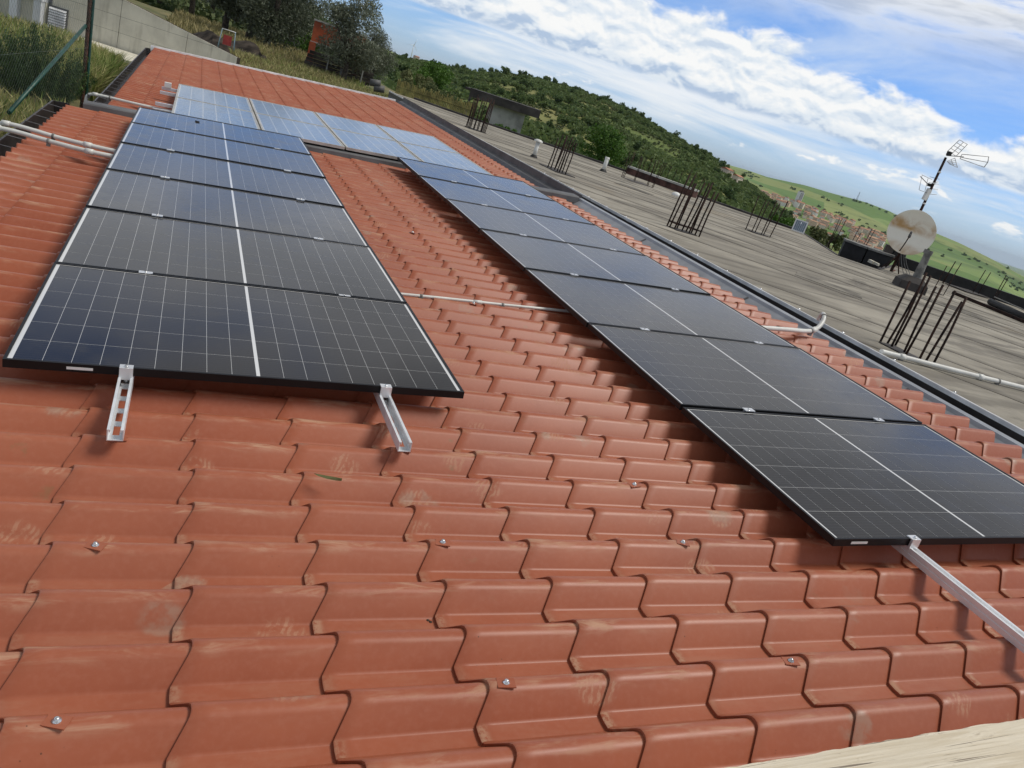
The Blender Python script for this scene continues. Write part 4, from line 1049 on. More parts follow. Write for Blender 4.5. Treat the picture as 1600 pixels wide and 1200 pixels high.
# dish
DC = on_facing(1424, 363, PM) - ey * .28
to = Vector(CW - DC); to.z += .6; q = (to.normalized()).to_track_quat('Z', 'Y')
dish = thing('satellite_dish', 'round white satellite dish stained with rust, on the antenna mast', 'satellite dish', tuple(DC)); dish.rotation_mode = 'QUATERNION'; dish.rotation_quaternion = q
RD = .47
prof = [(RD * f, .13 * (f * f - 1)) for f in np.linspace(.02, 1, 14)]
mb = MB(); mb.lathe(prof + [(RD + .012, .004), (RD + .013, -.010), (RD - .005, -.012)] + [(r_, z_ - .012) for r_, z_ in prof[::-1]], 48); mb.build('reflector', MT['dish'], dish)
mb = MB(); mb.tube([(-.05, -RD + .04, -.02), (-.02, -RD * .55, .22), (.0, -.10, .40)], .013, 6); mb.build('feed_arm', MT['darkrust'], dish)
mb = MB(); mb.tube([(0, -.12, .37), (.0, -.05, .42)], .028, 8); mb.tube([(0, -.03, .41), (0, .0, .385)], .022, 8); mb.build('feed_horn', MT['cable'], dish)
mb = MB(); mb.box((0, -.05, -.18), (.14, .16, .10)); mb.tube([(0, -.05, -.2), (0, -.02, -.34)], .03, 8); mb.build('bracket', MT['darkrust'], dish)

# grey flue pipe in a concrete block
PB = on_z(1420, 452, FZ); t = thing('flue_pipe', 'slanting grey flue pipe set in a dark mortar block', 'flue', tuple(PB)); e2 = np.array([PB[1] - CW[1], -(PB[0] - CW[0]), 0]); e2 /= np.linalg.norm(e2)
mb = MB(); top = on_facing(1452, 391, PB) - PB; mb.tube([(e2[0] * .06, e2[1] * .06, .05), tuple(top * .98)], .062, 14, caps=False); mb.tube([tuple(top * .2), tuple(top * .98)], .050, 14, caps=False); mb.build('pipe', MT['pvcgrey'], t)
mb = MB(); mb.tube([tuple(top * .90), tuple(top * 1.0)], .078, 14, caps=False); mb.tube([tuple(top * .90), tuple(top * 1.0)], .058, 14, caps=False); mb.build('collar', MT['pvcgrey'], t)
mb = MB(); b = [(-.26, -.2), (.24, -.2), (.24, .22), (-.26, .22)]; tp = [(-.13, -.12), (.13, -.12), (.13, .12), (-.13, .12)]; rz = Matrix.Rotation(-.55, 3, 'Z')
bb = [rz @ Vector((x, y, -.01)) for x, y in b]; b1 = [rz @ Vector((x * .96, y * .96, .14)) for x, y in b]; tt = [rz @ Vector((x, y, .24)) for x, y in tp]
for lo_, hi_ in ((bb, b1), (b1, tt)):
    for i in range(4): mb.quad([lo_[i], lo_[(i + 1) % 4], hi_[(i + 1) % 4], hi_[i]])
mb.quad(tt); mb.build('mortar_block', MT['darkslab'], t)

# long black pipe lying near the right edge
a, b = on_z(1545, 476, FZ), on_z(1640, 520, FZ); t = thing('black_roll', 'thick black roll of roofing lying near the right edge', 'roll', tuple(a))
dv = Vector(b - a); MB().tube([(0, 0, .07), tuple(dv + Vector((0, 0, .07)))], .07, 12).build('roll_body', MT['black'], t)
MB().tube([(0.02, -.02, .19), tuple(dv + Vector((0, 0, .195)))], .012, 6).build('pipe', MT['pvcgrey'], t)
a, b = on_z(1488, 459, FZ), on_z(1600, 505, FZ); t = thing('timber_beam', 'thin dark beam running to the black roll at the right', 'beam', tuple(a)); bar_between((0, 0), tuple((b - a)[:2]), .05, 0, .06, 'beam', MT['darkrust'], t)
# crumpled white scrap
p = on_z(1056, 306, FZ); o = MB().lathe([(.11, 0), (.12, .03), (.09, .07), (.03, .09), (.001, .085)], 9).build('white_scrap', MT['white'], None, tuple(p)); tag(o, 'crumpled white scrap on the grey roof behind the dense rebar cage', 'scrap')

# reddish brick parapet beyond
a = at(984, 262, 23.5); t = thing('brick_parapet', 'low reddish brick parapet with starter bars beyond the grey roof', 'wall', tuple(a)); b = at(1088, 300, 22.4)
dv = b - a; bar_between((0, 0), (dv[0], dv[1]), .25, -1.6, -.002, 'wall', MT['brickred'], t); bar_between((0, 0), (dv[0], dv[1]), .29, .0, .05, 'coping', MT['plaster'], t)
for i in range(12):
    f = i / 11; p0 = Vector((dv[0] * f, dv[1] * f, -.03)); MB().tube([p0, p0 + Vector((.04 + random.uniform(-.05, .05), .0, .50 + random.uniform(-.1, .15)))], .009, 5).build('bar', MT['darkrust'], t)

# ================================================================== PLANK, LEAF, CRUMBS ON THE TILES
A_, B_ = RA @ np.array([1.46, -2.178, .30]), RA @ np.array([2.40, -2.168, .30]); dv = Vector(B_ - A_)
dn = dv.normalized(); nn = Vector((0, 0, 1)).cross(dn).normalized(); uu = dn.cross(nn)
t = thing('wooden_plank', 'pale weathered wooden plank across the bottom right corner', 'plank', tuple(A_)); t.matrix_world = Matrix([[dn[i], nn[i], uu[i], A_[i]] for i in range(3)] + [[0, 0, 0, 1]])
mb = MB(); nseg = 90; L = 1.9; W_ = .24
def je(i, k): return .0010 * math.sin(i * .9 + k) + random.uniform(-.0012, .0012) + .002 * math.sin(i * .13 + 2 * k)
topf = []; 
for i in range(nseg + 1):
    x = L * i / nseg; x_ = x + (random.uniform(-.006, .006) if 0 < i < nseg else 0); topf.append([(x_, -W_ + je(i, 1), -.003), (x_, -.004 + je(i, 2), -.003), (x_, .002 + je(i, 2) * 1.2, -.014), (x_, .003, -.045), (x_, -W_, -.045)])
b0 = len(mb.v); mb.v += [p for r_ in topf for p in r_]
for i in range(nseg):
    for k in range(5):
        a = b0 + i * 5 + k; c = b0 + i * 5 + (k + 1) % 5; mb.f.append((a, a + 5, c + 5, c)[::-1]); mb.m.append(0); mb.s.append(False)
mb.f.append(tuple(range(b0, b0 + 5))); mb.m.append(0); mb.s.append(False)
mb.build('board', MT['plank'], t)
mb = MB(); mb.box((.9, -.12, -.16), (.08, .08, .22)); mb.build('support_block', MT['darkwood'], t)
# dry leaf
r_ = RA.T @ ray(490, 744); C_ = RA.T @ CW; P = C_ + r_ * ((-.080 - C_[2]) / r_[2]); lf = MB()
ptsl = [(0, 0), (.015, .0045), (.045, .0065), (.075, .004), (.095, 0)]
for (x0, w0), (x1, w1) in zip(ptsl[:-1], ptsl[1:]):
    lf.quad([(x0, -w0, .010 - .3 * w0), (x1, -w1, .010 - .3 * w1), (x1, 0, .012 + .1 * x1), (x0, 0, .012 + .1 * x0)]); lf.quad([(x0, 0, .012 + .1 * x0), (x1, 0, .012 + .1 * x1), (x1, w1, .012 - .3 * w1), (x0, w0, .012 - .3 * w0)])
o = lf.build('fallen_leaf', simple('dull_leaf', (.16, .17, .06), .6), None); o.location = tuple(RA @ P); o.rotation_euler = (0.1, 0, -.35); tag(o, 'slender green leaf lying on the tiles below the left column', 'leaf')
def crumb(px, py, s, z, label):
    P = C_ + (RA.T @ ray(px, py)) * ((z - C_[2]) / (RA.T @ ray(px, py))[2]); mb = MB()
    for i in range(5):
        c = (random.uniform(-.02, .02), random.uniform(-.012, .012), .004); mb.lathe([(s * random.uniform(.5, 1), -.01), (s * .9, s * .25), (.0001, s * .5)], 6, 0, c)
    o = mb.build('mud_crumbs', MT['soil'], None); o.location = tuple(RA @ P); tag(o, label, 'mud', 'mud crumbs on the tiles')
crumb(672, 970, .006, -.172, 'dark mud crumbs in a tile valley at the centre of the near roof'); crumb(727, 967, .007, -.172, 'dark mud crumbs just right of the central mud crumbs'); crumb(614, 783, .008, -.172, 'small dark lump against a tile edge below the left column')
crumb(308, 190, .009, 0.004, 'dark speck on the farthest black panel of the left column')

# ================================================================== GARDEN, LEFT
# fence post with brace and chain link
PP = CW + ray(129, 153) * ((-1.02 - CW[0]) / ray(129, 153)[0]); zb = garden_z(PP[0], PP[1])
fence = thing('chain_link_fence', 'green chain-link fence with a rusty corner post and slanting green brace', 'fence', tuple(PP))
vtop = CW + ray(141, -8) * ((PP[1] - CW[1]) / ray(141, -8)[1]) - PP
mb = MB(); mb.tube([(0, 0, -1.2), (0, 0, 0), tuple(vtop), tuple(vtop * 1.5)], .028, 8); mb.build('post', MT['rust'], fence)
mb = MB(); o_ = np.array([.045, .02, 0]); mb.tube([tuple(o_ + [0, 0, -1.2]), tuple(o_), tuple(vtop + o_), tuple(vtop * 1.5 + o_)], .022, 8); mb.build('post', MT['greenpaint'], fence)
bt = CW + ray(134, 40) * ((PP[1] - CW[1]) / ray(134, 40)[1]); bb = CW + ray(14, 176) * ((-1.42 - CW[0]) / ray(14, 176)[0])
mb = MB(); mb.tube([tuple(bt - PP), tuple(bb - PP)], .026, 8); mb.build('brace', MT['greenpaint'], fence)
mb = MB(); z0, z1 = -.6, float(vtop[2]) * 1.4; Lf = 5.5; sp = .095; fd = Vector((bb[0] - PP[0], bb[1] - PP[1], 0)).normalized()
def wire(s0, za, s1, zb_, r=.0009):
    mb.tube([fd * s0 + Vector((0, 0, za)), fd * s1 + Vector((0, 0, zb_))], r, 3, caps=False)
H_ = z1 - z0; c = -H_
while c < Lf:
    s0, s1 = c, c + H_
    a0 = max(0, s0); a1 = min(Lf, s1)
    if a1 > a0:
        wire(a0, z0 + (a0 - s0), a1, z0 + (a1 - s0)); wire(a0, z1 - (a0 - s0), a1, z1 - (a1 - s0))
    c += sp
for zz in (z0 + .1, (z0 + z1) / 2, z1 - .1): wire(0, zz, Lf, zz, .0014)
o = mb.build('chain_link_mesh', MT['wire'], fence); o['kind'] = 'stuff'
mb = MB(); fd2 = Vector((.10, 1, 0)).normalized(); fd = fd2; Lf = .55; z1 = .25; z0 = -.5; H_ = z1 - z0; c = -H_
while c < Lf:
    s0, s1 = c, c + H_; a0 = max(0, s0); a1 = min(Lf, s1)
    if a1 > a0: wire(a0, z0 + (a0 - s0), a1, z0 + (a1 - s0)); wire(a0, z1 - (a0 - s0), a1, z1 - (a1 - s0))
    c += sp * .7
o = mb.build('chain_link_mesh', MT['wire'], fence); o['kind'] = 'stuff'
# low wall with rusty top by the gutter
t = thing('low_wall', 'low rough wall with a rusty iron top beside the left gutter', 'wall', (-1.55, 6.6, -.85)); mb = MB(); mb.span((-1.2, -.1, -2.0), (.45, .1, .18)); mb.build('wall', MT['plaster'], t); mb = MB(); mb.box((-.37, 0, .20), (1.65, .08, .035)); mb.build('top_bar', MT['rust'], t)

# concrete wall with a raking top
WD = np.array([.942, -.336, 0]); WN = np.array([-.336, -.942, 0]); W0 = np.array([-2.76, 23.59, 0])
def on_wall(px, py, off=0.0):
    d = ray(px, py); k = ((W0 + WN * off - CW) @ WN) / (d @ WN); return CW + d * k
cw_ = thing('concrete_wall', 'board-marked grey concrete wall with a raking top behind the far gutter', 'wall', tuple(W0))
def wall_s(p): return float((p - W0) @ WD)
pa, pb = on_wall(195, 0), on_wall(371, 90); sa, sb = wall_s(pa), wall_s(pb); slope = (pb[2] - pa[2]) / (sb - sa)
s_left = wall_s(on_wall(80, 30)); zg = GZ - .3
def wtop(s): return pa[2] + slope * (s - sa)
# pour lifts: every panel between the joints is a slab of its own
joints = [s_left, s_left + .9 * (wall_s(on_wall(187, 40)) - s_left), wall_s(on_wall(187, 40)), wall_s(on_wall(290, 80)), sb]
joints = [s_left, wall_s(on_wall(187, 40)), wall_s(on_wall(290, 80)), sb]
lift = .42
for a, b in zip(joints[:-1], joints[1:]):
    z = zg; 
    while z < max(wtop(a), wtop(b)):
        z2 = z + lift; g = .006
        poly = [(a + g, z), (b - g, z), (b - g, min(z2 - g, wtop(b))), (a + g, min(z2 - g, wtop(a)))]
        if poly[2][1] <= z: # raking top cuts through
            sc_ = a + (b - a) * (wtop(a) - z) / (wtop(a) - wtop(b)); poly = [(a + g, z), (sc_, z), (a + g, min(z2 - g, wtop(a)))]
        elif wtop(a) > z2 - g > wtop(b):
            sc_ = a + (b - a) * (wtop(a) - (z2 - g)) / (wtop(a) - wtop(b)); poly = [(a + g, z), (b - g, z), (b - g, wtop(b)), (sc_, z2 - g), (a + g, z2 - g)]
        mb = MB(); n = len(poly); fr = [WD * s_ + np.array([0, 0, z_]) + WN * (.02 + .004 * random.random()) for s_, z_ in poly]; bk = [WD * s_ + np.array([0, 0, z_]) - WN * .02 for s_, z_ in poly]
        mb.quad(fr); mb.quad(bk[::-1])
        for i in range(n): mb.quad([fr[i], bk[i], bk[(i + 1) % n], fr[(i + 1) % n]][::-1])
        mb.build('concrete_panel', MT['concrete'], cw_); z = z2
mb = MB(); poly = [(s_left, zg), (sb, zg), (sb, wtop(sb) - .01), (s_left, wtop(s_left) - .01)]
fr = [WD * s_ + np.array([0, 0, z_]) + WN * .012 for s_, z_ in poly]; bk = [WD * s_ + np.array([0, 0, z_]) - WN * .28 for s_, z_ in poly]
mb.quad(fr); mb.quad(bk[::-1])
for i in range(4): mb.quad([fr[i], bk[i], bk[(i + 1) % 4], fr[(i + 1) % 4]][::-1])
mb.build('wall_core', MT['soil'], cw_)
# path and kerb along the wall
mb = MB(); mb.prism([(-5.4, 26.8), (-3.09, 23.16), (-1.14, 20.3), (1.2, 20.2), (1.2, 22.1), (-2.95, 23.5), (-4.5, 26.2)], GZ - .3, GZ + .13)
tag(mb.build('concrete_path', MT['concrete'], None), kind='structure')
# white building at the corner
bl = thing('white_building', 'white building with pale columns at the far left corner', 'building', tuple(W0 + WD * s_left)); mb = MB()
zz0, zz1, zz2 = GZ - .3, GZ + .72, GZ + 4.5; wdt = 7
def wp(s_, z_, off): q = WD * s_ + WN * off; return (q[0], q[1], z_)
def slab(mb_, s0, s1, z0, z1, o0, o1):
    P = [wp(s_, z_, o_) for s_ in (s0, s1) for o_ in (o0, o1) for z_ in (z0, z1)]; b0 = len(mb_.v); mb_.v += P
    for q in ((0, 1, 3, 2), (4, 6, 7, 5), (0, 4, 5, 1), (2, 3, 7, 6), (0, 2, 6, 4), (1, 5, 7, 3)): mb_.f.append(tuple(b0 + i for i in q)); mb_.m.append(0); mb_.s.append(False)
slab(mb, -wdt, -.12, zz1, zz2, .32, -4); mb.build('upper_wall', MT['whitewall'], bl)
mb = MB(); slab(mb, -wdt, -.12, zz0, zz1 - .002, .10, -4); mb.build('lower_wall', MT['concrete'], bl)
for k in range(7):
    mb = MB(); s0 = -.34 - k * .62; slab(mb, s0, s0 + .20, zz0, zz1 - .003, .30, .11); mb.build('column', MT['whitewall'], bl)
# louvred vent on the wall
lv = thing('louvre_vent', 'grey louvred metal vent on the concrete wall by the white building', 'vent', tuple(on_wall(91, 33, .03))); lw, lh = .50, .72; o0 = np.array(lv.location)
mb = MB(); slab(mb, -lw / 2, lw / 2, -lh / 2, lh / 2, .05, .0); mb.build('case', MT['flash'], lv)
for k in range(8):
    mb = MB(); z = lh / 2 - .05 - k * .068; P = [wp(-lw / 2 + .02, z, .055), wp(lw / 2 - .02, z, .055), wp(lw / 2 - .02, z - .045, .10), wp(-lw / 2 + .02, z - .045, .10)]; mb.quad(P[::-1]); mb.quad([(p[0], p[1], p[2] - .008) for p in P]); mb.build('slat', MT['zinc'], lv)

# rosemary-like shrub behind the gutter
def spiky(name, n, w, h, m, leaf=.05):
    stems = 130; V = []; C = []
    for i in range(stems):
        a = rng.uniform(0, 6.28); r0 = math.sqrt(rng.uniform(0, 1)); bx, by = math.cos(a) * r0 * w * .30, math.sin(a) * r0 * w * .30
        tx, ty = bx + math.cos(a) * r0 * w * .26 + rng.normal() * .08, by + math.sin(a) * r0 * w * .26 + rng.normal() * .08; th = h * (1.05 - .55 * r0 * r0) * rng.uniform(.75, 1.1)
        for q in np.linspace(.12, 1, 26): C.append((bx + (tx - bx) * q, by + (ty - by) * q, th * q))
    C = np.array(C); idx = rng.integers(0, len(C), n); P = C[idx] + rng.normal(size=(n, 3)) * .022
    V, Fc = leaf_cards(n, lambda k: P, leaf, .22, 1.4); return big_mesh(name, V, Fc, m)
sh = thing('shrub', 'dark green bushy shrub with upright shoots behind the green brace', 'shrub', (-1.62, 11.7, float(garden_z(-1.62, 11.7)))); me = spiky('foliage', 24000, 1.40, .98, MT['rosemary'], .055); link('foliage', me, sh)
sh2 = thing('shrub', 'smaller green shrub at the left edge by the low wall', 'shrub', (-1.60, 7.3, -1.25)); o = link('foliage', me, sh2); o.scale = (.7, .7, .55)
def reg_box(x0, x1, y0, y1):
    return lambda n: (rng.uniform(x0, x1, n), rng.uniform(y0, y1, n))
grass_patch('grass', 26000, reg_box(-6, -1.15, 8, 22.5), .24, MT['grass'], 'mixed green and straw-coloured grass on the slope left of the gutters')
grass_patch('grass', 7000, reg_box(-1.7, -.95, 12.6, 17.5), .50, MT['grass'], 'tall green grass tight behind the far gutter')
grass_patch('dry_grass', 26000, lambda n: (rng.uniform(2, 8.2, n), rng.uniform(20, 46, n)), .30, MT['drygrass'], 'dry straw-coloured grass beyond the far roof edge', width=.02)
grass_patch('grass', 16000, lambda n: (rng.uniform(2, 9, n), rng.uniform(22, 60, n)), .34, MT['grass'], 'green weeds mixed into the dry grass beyond the far roof edge', width=.022)
grass_patch('dry_grass', 9000, reg_box(-8, 8, 44, 68), .5, MT['drygrass'], 'dry grass under the olive trees', width=.03)

# olive trees and the yard behind
OL = [tree_meshes('olive', 4.6, 4.6, 16000, .17, MT['olive'], 20, .34, .26, .16, .18, .3) for _ in range(2)]
for (px, py, D, s, lab) in ((536, 124, 46, .95, 'grey-green olive tree leaning over the timber stack'), (415, 74, 57, 1.25, 'big olive tree at the top left, the one nearest the orange box'), (388, 58, 60, 1.2, 'second big olive tree, left of the nearest one to the orange box'),
                            (352, 40, 62, 1.2, 'third big olive tree, behind the concrete wall end'), (575, 128, 50, .62, 'small olive tree right of the leaning one, above the fence'),
                            (455, 58, 66, 1.05, 'olive tree between the big ones and the orange hopper'), (300, 14, 76, 1.25, 'far olive tree above the middle of the concrete wall'), (330, 22, 84, 1.3, 'far olive tree behind the third big one'), (250, -2, 80, 1.2, 'far olive tree at the top edge, leftmost of the grove'), (430, 44, 86, 1.3, 'far olive tree at the back of the grove, behind the nearest big one'), (370, 28, 92, 1.3, 'far olive tree at the back of the grove, behind the second big one')):
    p = at(px, py, D); p[2] = max(garden_z(p[0], p[1]), p[2]) - .05; place_tree('olive_tree', OL[int(px) % 2], p, lab, s=s, group='olive trees behind the roof')
BRT = tree_meshes('leafy', 5.5, 5.2, 5200, .26, MT['bright'], 20, .7, .3, .14, .15, .2)
def dirt_bank():
    mb = MB(); p = [at(300, 25, 46), at(335, 40, 44), at(402, 82, 44), at(420, 96, 40)]
    n = 26; V = []; F_ = []
    for i in range(n + 1):
        f = i / n; k = f * 3; a = int(min(2, k)); q = p[a] + (p[a + 1] - p[a]) * (k - a); base = garden_z(q[0], q[1])
        for j, (off, hh) in enumerate(((-2.2, -.1), (-1.1, .35), (-.2, .75), (.8, .85), (2.2, .6), (4.0, .2))): V.append((q[0] + random.uniform(-.1, .1), q[1] + off * 1.3, base + hh * (.8 + .15 * math.sin(i * .7 + j)) * math.sin(PI * i / n) ** .5 - .05))
    for i in range(n):
        for j in range(5): F_.append((i * 6 + j, (i + 1) * 6 + j, (i + 1) * 6 + j + 1, i * 6 + j + 1))
    o = link('earth_bank', big_mesh('earth_bank', np.array(V), np.array(F_), MT['soil'], smooth=True)); tag(o, kind='structure')
dirt_bank()
# orange hopper
D = 49.0; po = at(480, 92, D); t = thing('orange_skip', 'orange painted metal hopper on a leg behind the timber stack', 'hopper', tuple(po)); e3 = np.array([ray(510, 80)[1], -ray(510, 80)[0], 0]); e3 /= np.linalg.norm(e3); f3 = np.array([-e3[1], e3[0], 0])
def ob(mb_, a0, a1, z0, z1, d0, d1):
    P = [tuple(e3 * a + f3 * d_ + np.array([0, 0, z])) for a in (a0, a1) for d_ in (d0, d1) for z in (z0, z1)]; b0 = len(mb_.v); mb_.v += P
    for q in ((0, 1, 3, 2), (4, 6, 7, 5), (0, 4, 5, 1), (2, 3, 7, 6), (0, 2, 6, 4), (1, 5, 7, 3)): mb_.f.append(tuple(b0 + i for i in q)); mb_.m.append(0); mb_.s.append(False)
mb = MB(); ob(mb, .0, 2.9, .95, 2.05, 0, 1.2); mb.build('body', MT['orange'], t); mb = MB(); ob(mb, -.06, 2.96, 2.05, 2.14, -.06, 1.26); mb.build('rim', MT['plaster'], t); mb = MB(); ob(mb, -.05, .30, -.3, .949, -.08, .35); mb.build('leg', MT['orange'], t)
mb = MB(); ob(mb, 2.5, 2.8, -.3, .949, .6, .9); mb.build('leg', MT['orange'], t); mb = MB(); ob(mb, -.02, 2.92, .90, .99, -.05, 0); mb.build('lower_rim', MT['plaster'], t)
# timber stack
pt_ = at(480, 100, 47.5); t = thing('timber_stack', 'stack of dark old timbers held by posts under the leaning olive tree', 'timber', tuple(pt_))
for k in range(8):
    mb = MB(); ob(mb, -.1 + random.uniform(-.1, .1), 3.4 + random.uniform(-.2, .2), -.75 + k * .19, -.75 + k * .19 + .16, random.uniform(-.05, .05), .6); mb.build('plank', MT['darkwood'], t)
for a in (1.0, 1.75, 2.9):
    mb = MB(); ob(mb, a, a + (.07 if a != 1.75 else .3), -.9, .55 if a != 1.75 else .30, -.22, -.12); mb.build('post', MT['plaster'] if a != 1.75 else MT['pvcgrey'], t)
# swing frame
ps = at(352, 82, 40); ps[2] = garden_z(ps[0], ps[1]); t = thing('garden_swing', 'little blue framed garden swing with a red seat behind the concrete wall', 'swing', tuple(ps))
for s_ in (-.55, .55):
    mb = MB()
    for q in (-.4, .4): mb.tube([tuple(e3 * (s_ * 1.25) + f3 * q), tuple(e3 * s_ + np.array([0, 0, 1.55]))], .03, 6)
    mb.build('leg_frame', simple('swing_blue', (.18, .28, .34), .5), t)
mb = MB(); mb.tube([tuple(e3 * -.6 + np.array([0, 0, 1.55])), tuple(e3 * .6 + np.array([0, 0, 1.55]))], .03, 6); mb.build('top_bar', MT['white'], t); mb = MB(); ob(mb, -.35, .35, .55, 1.2, -.05, .05); mb.build('seat', simple('swing_red', (.40, .05, .045), .6), t)
t.scale = (.5, .5, .62)
# junk by the fence: drums
for i, (px, py, r_) in enumerate(((586, 131, .13), (592, 140, .13))):
    p = at(px, py, 33); mb = MB(); mb.tube([tuple(e3 * -.2), tuple(e3 * .2 + np.array([0, 0, .06]))], r_, 12); o = mb.build('drum', MT['cable'], None, tuple(p)); tag(o, ['dark drum lying in the grass above the roof corner', 'second dark drum, in front of the first'][i], 'drum', 'drums by the fence')
# slat fence above the flat roof's far corner
fa, fb = at(618, 146, 30), at(738, 188, 27.5); fa[2] -= .2; fb[2] -= .15; t = thing('slat_fence', 'yellowed slat fence on a low stained wall behind the grey roof', 'fence', tuple(fa)); dv = fb - fa; n = 52
for i in range(n):
    q = dv * (i / (n - 1)); mb = MB(); hh = .66 + random.uniform(-.07, .07); mb.box((q[0], q[1], q[2] + hh / 2), (.035, .03, hh), 0, Matrix.Rotation(random.uniform(-.04, .04), 3, 'Y')); mb.build('slat', MT['fencewood'], t)
mb = MB(); mb.tube([(0, 0, .45), tuple(dv + np.array([0, 0, .45]))], .018, 5); mb.tube([(0, 0, .15), tuple(dv + np.array([0, 0, .15]))], .018, 5); mb.build('rail', MT['fencewood'], t)
mb = MB(); P = [np.zeros(3), dv]; mb.quad([(0, 0, .02), tuple(dv + [0, 0, .02]), tuple(dv + [0, 0, -1.5]), (0, 0, -1.5)][::-1]); nrm = np.array([-dv[1], dv[0], 0]); nrm /= np.linalg.norm(nrm); mb.quad([(0, 0, .02), tuple(nrm * .2 + [0, 0, .02]), tuple(dv + nrm * .2 + [0, 0, .02]), tuple(dv + [0, 0, .02])][::-1]); mb.build('base_wall', MT['plaster'], t)

# shelter with dark slab roof
D = 36.0; p0 = at(757, 190, D); sh = thing('concrete_shelter', 'small pale shelter under a dark overhanging slab roof behind the grey roof', 'shelter', tuple(p0)); e3 = np.array([ray(790, 170)[1], -ray(790, 170)[0], 0]); e3 /= np.linalg.norm(e3); f3 = np.array([-e3[1], e3[0], 0])
pr = lambda x, y: on_facing(x, y, p0) - p0
wl_, wr_ = pr(765, 160) @ e3, pr(818, 190) @ e3; rl, rr_ = pr(727, 140) @ e3, pr(842, 182) @ e3; zt = (pr(842, 172)[2] + pr(770, 148)[2]) / 2
mb = MB(); ob(mb, wl_, wr_, -3.5, zt - .34, 0, 2.2); mb.build('wall', MT['plaster'], sh); mb = MB(); ob(mb, wl_ - .9, rr_, zt - .34, zt, -.55, 3.0); mb.build('roof_slab', MT['darkslab'], sh)
mb = MB(); ob(mb, rl, wl_ - .902, zt - .12, zt - .02, -.3, 2.6); mb.build('canopy', MT['darkslab'], sh); mb = MB(); ob(mb, rl + .3, wl_ - .95, -3.5, zt - .122, .6, .8); mb.build('side_wall', MT['pvcgrey'], sh)
# hedge and trees between the roof and the valley
def bush(P, w, h, n, leaf, m, label, name='bush', group=None):
    cl = [(rng.uniform(-.4, .4) * w, rng.uniform(-.4, .4) * w * .6, h * rng.uniform(.2, .75), min(w, h) * rng.uniform(.18, .34)) for _ in range(16)]
    V, Fc = leaf_cards(n, lambda k: clump_points(k, cl), leaf, .6, .2); V[:, 2] = np.maximum(V[:, 2], -.3); t = thing(name, label, 'bush', tuple(P), group); link('foliage', big_mesh('foliage', V, Fc, m), t)
    mb = MB()
    for c in cl[:5]: mb.tube([(0, 0, -.4), (c[0] * .6, c[1] * .6, c[2])], [.03, .012], 5)
    mb.build('stem', MT['bark'], t)
bush(at(785, 216, 30), 1.9, .5, 2600, .09, MT['bright'], 'green bush along the foot of the shelter', group='bushes behind the grey roof'); bush(at(850, 238, 26), 1.3, .45, 1800, .08, MT['scrub'], 'scrubby bush behind the capped white vent pipe', group='bushes behind the grey roof')
bush(at(690, 168, 32), 2.6, .75, 2600, .09, MT['scrub'], 'weedy bush growing through the slat fence', group='bushes behind the grey roof'); bush(at(650, 142, 36), 2.4, .8, 2600, .10, MT['scrub'], 'yellow-green bush above the roof corner, left of the slat fence', group='bushes behind the grey roof')
bush(at(1283, 384, 34), 1.5, .7, 2400, .12, MT['scrub'], 'dark bush beyond the small upright panel', group='bushes behind the grey roof'); bush(at(1222, 362, 40), 1.4, .7, 2000, .12, MT['bright'], 'yellowish bush left of the small upright panel', group='bushes behind the grey roof')
p = at(935, 262, 62); place_tree('leafy_tree', BRT, (p[0], p[1], p[2] - 1.0), 'bright green round tree beyond the edge of the grey roof, behind a vent pipe', s=.72)
p = at(478, 60, 70); place_tree('leafy_tree', BRT, (p[0], p[1], p[2] - 2.6), 'bright green tree between the olive trees, behind the orange hopper', s=.9)
p = at(672, 140, 70); place_tree('leafy_tree', BRT, (p[0], p[1], p[2] - 2.0), 'bright green tree above the slat fence', s=.75)

# ================================================================== HILLSIDE WOOD
def hill_mesh(k):
    h = 1.0; cl = [(rng.uniform(-.26, .26), rng.uniform(-.26, .26), rng.uniform(.25, .78), rng.uniform(.16, .27)) for _ in range(9)]
    V, Fc = leaf_cards(420, lambda n: clump_points(n, cl), .15, .8, .2); V[:, 2] = np.maximum(V[:, 2], .02)
    mb = MB(); mb.tube([(0, 0, -.15), (0, 0, .5)], [.035, .02], 5); b = len(V); V2 = np.array(mb.v); q = np.array([f for f in mb.f if len(f) == 4]) + b
    return big_mesh('hill_tree', np.concatenate([V, V2]), np.concatenate([Fc, q]), [MT['hilltree'], MT['bark']], mi=[0] * len(Fc) + [1] * len(q))
HM = [hill_mesh(k) for k in range(6)]
LABR = 'dark green tree on the skyline of the wooded hill'; LABS = 'dark green tree on the slope of the wooded hill'
cnt = 0
for i in range(110):
    az = rng.uniform(9.5, 41); r = R_MID * rng.uniform(.90, 1.03)
    p = ground_point(az, r); h = rng.uniform(3.0, 5.6) * (1.0 if rng.uniform() > .15 else 1.35)
    o = link('hill_tree', HM[i % 6], None, tuple(p - [0, 0, .4])); o.scale = (h * rng.uniform(.8, 1.2), h * rng.uniform(.8, 1.2), h); o.rotation_euler = (0, 0, rng.uniform(0, 6.28)); tag(o, LABR, 'tree', 'trees along the skyline of the wooded hill')
for i in range(180):
    az = rng.uniform(10, 42); r = math.sqrt(rng.uniform(.02, .78)) * R_MID
    p = ground_point(az, max(120, r)); h = rng.uniform(2.6, 4.8)
    o = link('hill_tree', HM[i % 6], None, tuple(p - [0, 0, .3])); o.scale = (h * rng.uniform(.8, 1.3), h * rng.uniform(.8, 1.3), h); o.rotation_euler = (0, 0, rng.uniform(0, 6.28)); tag(o, LABS, 'tree', 'trees on the slope of the wooded hill')
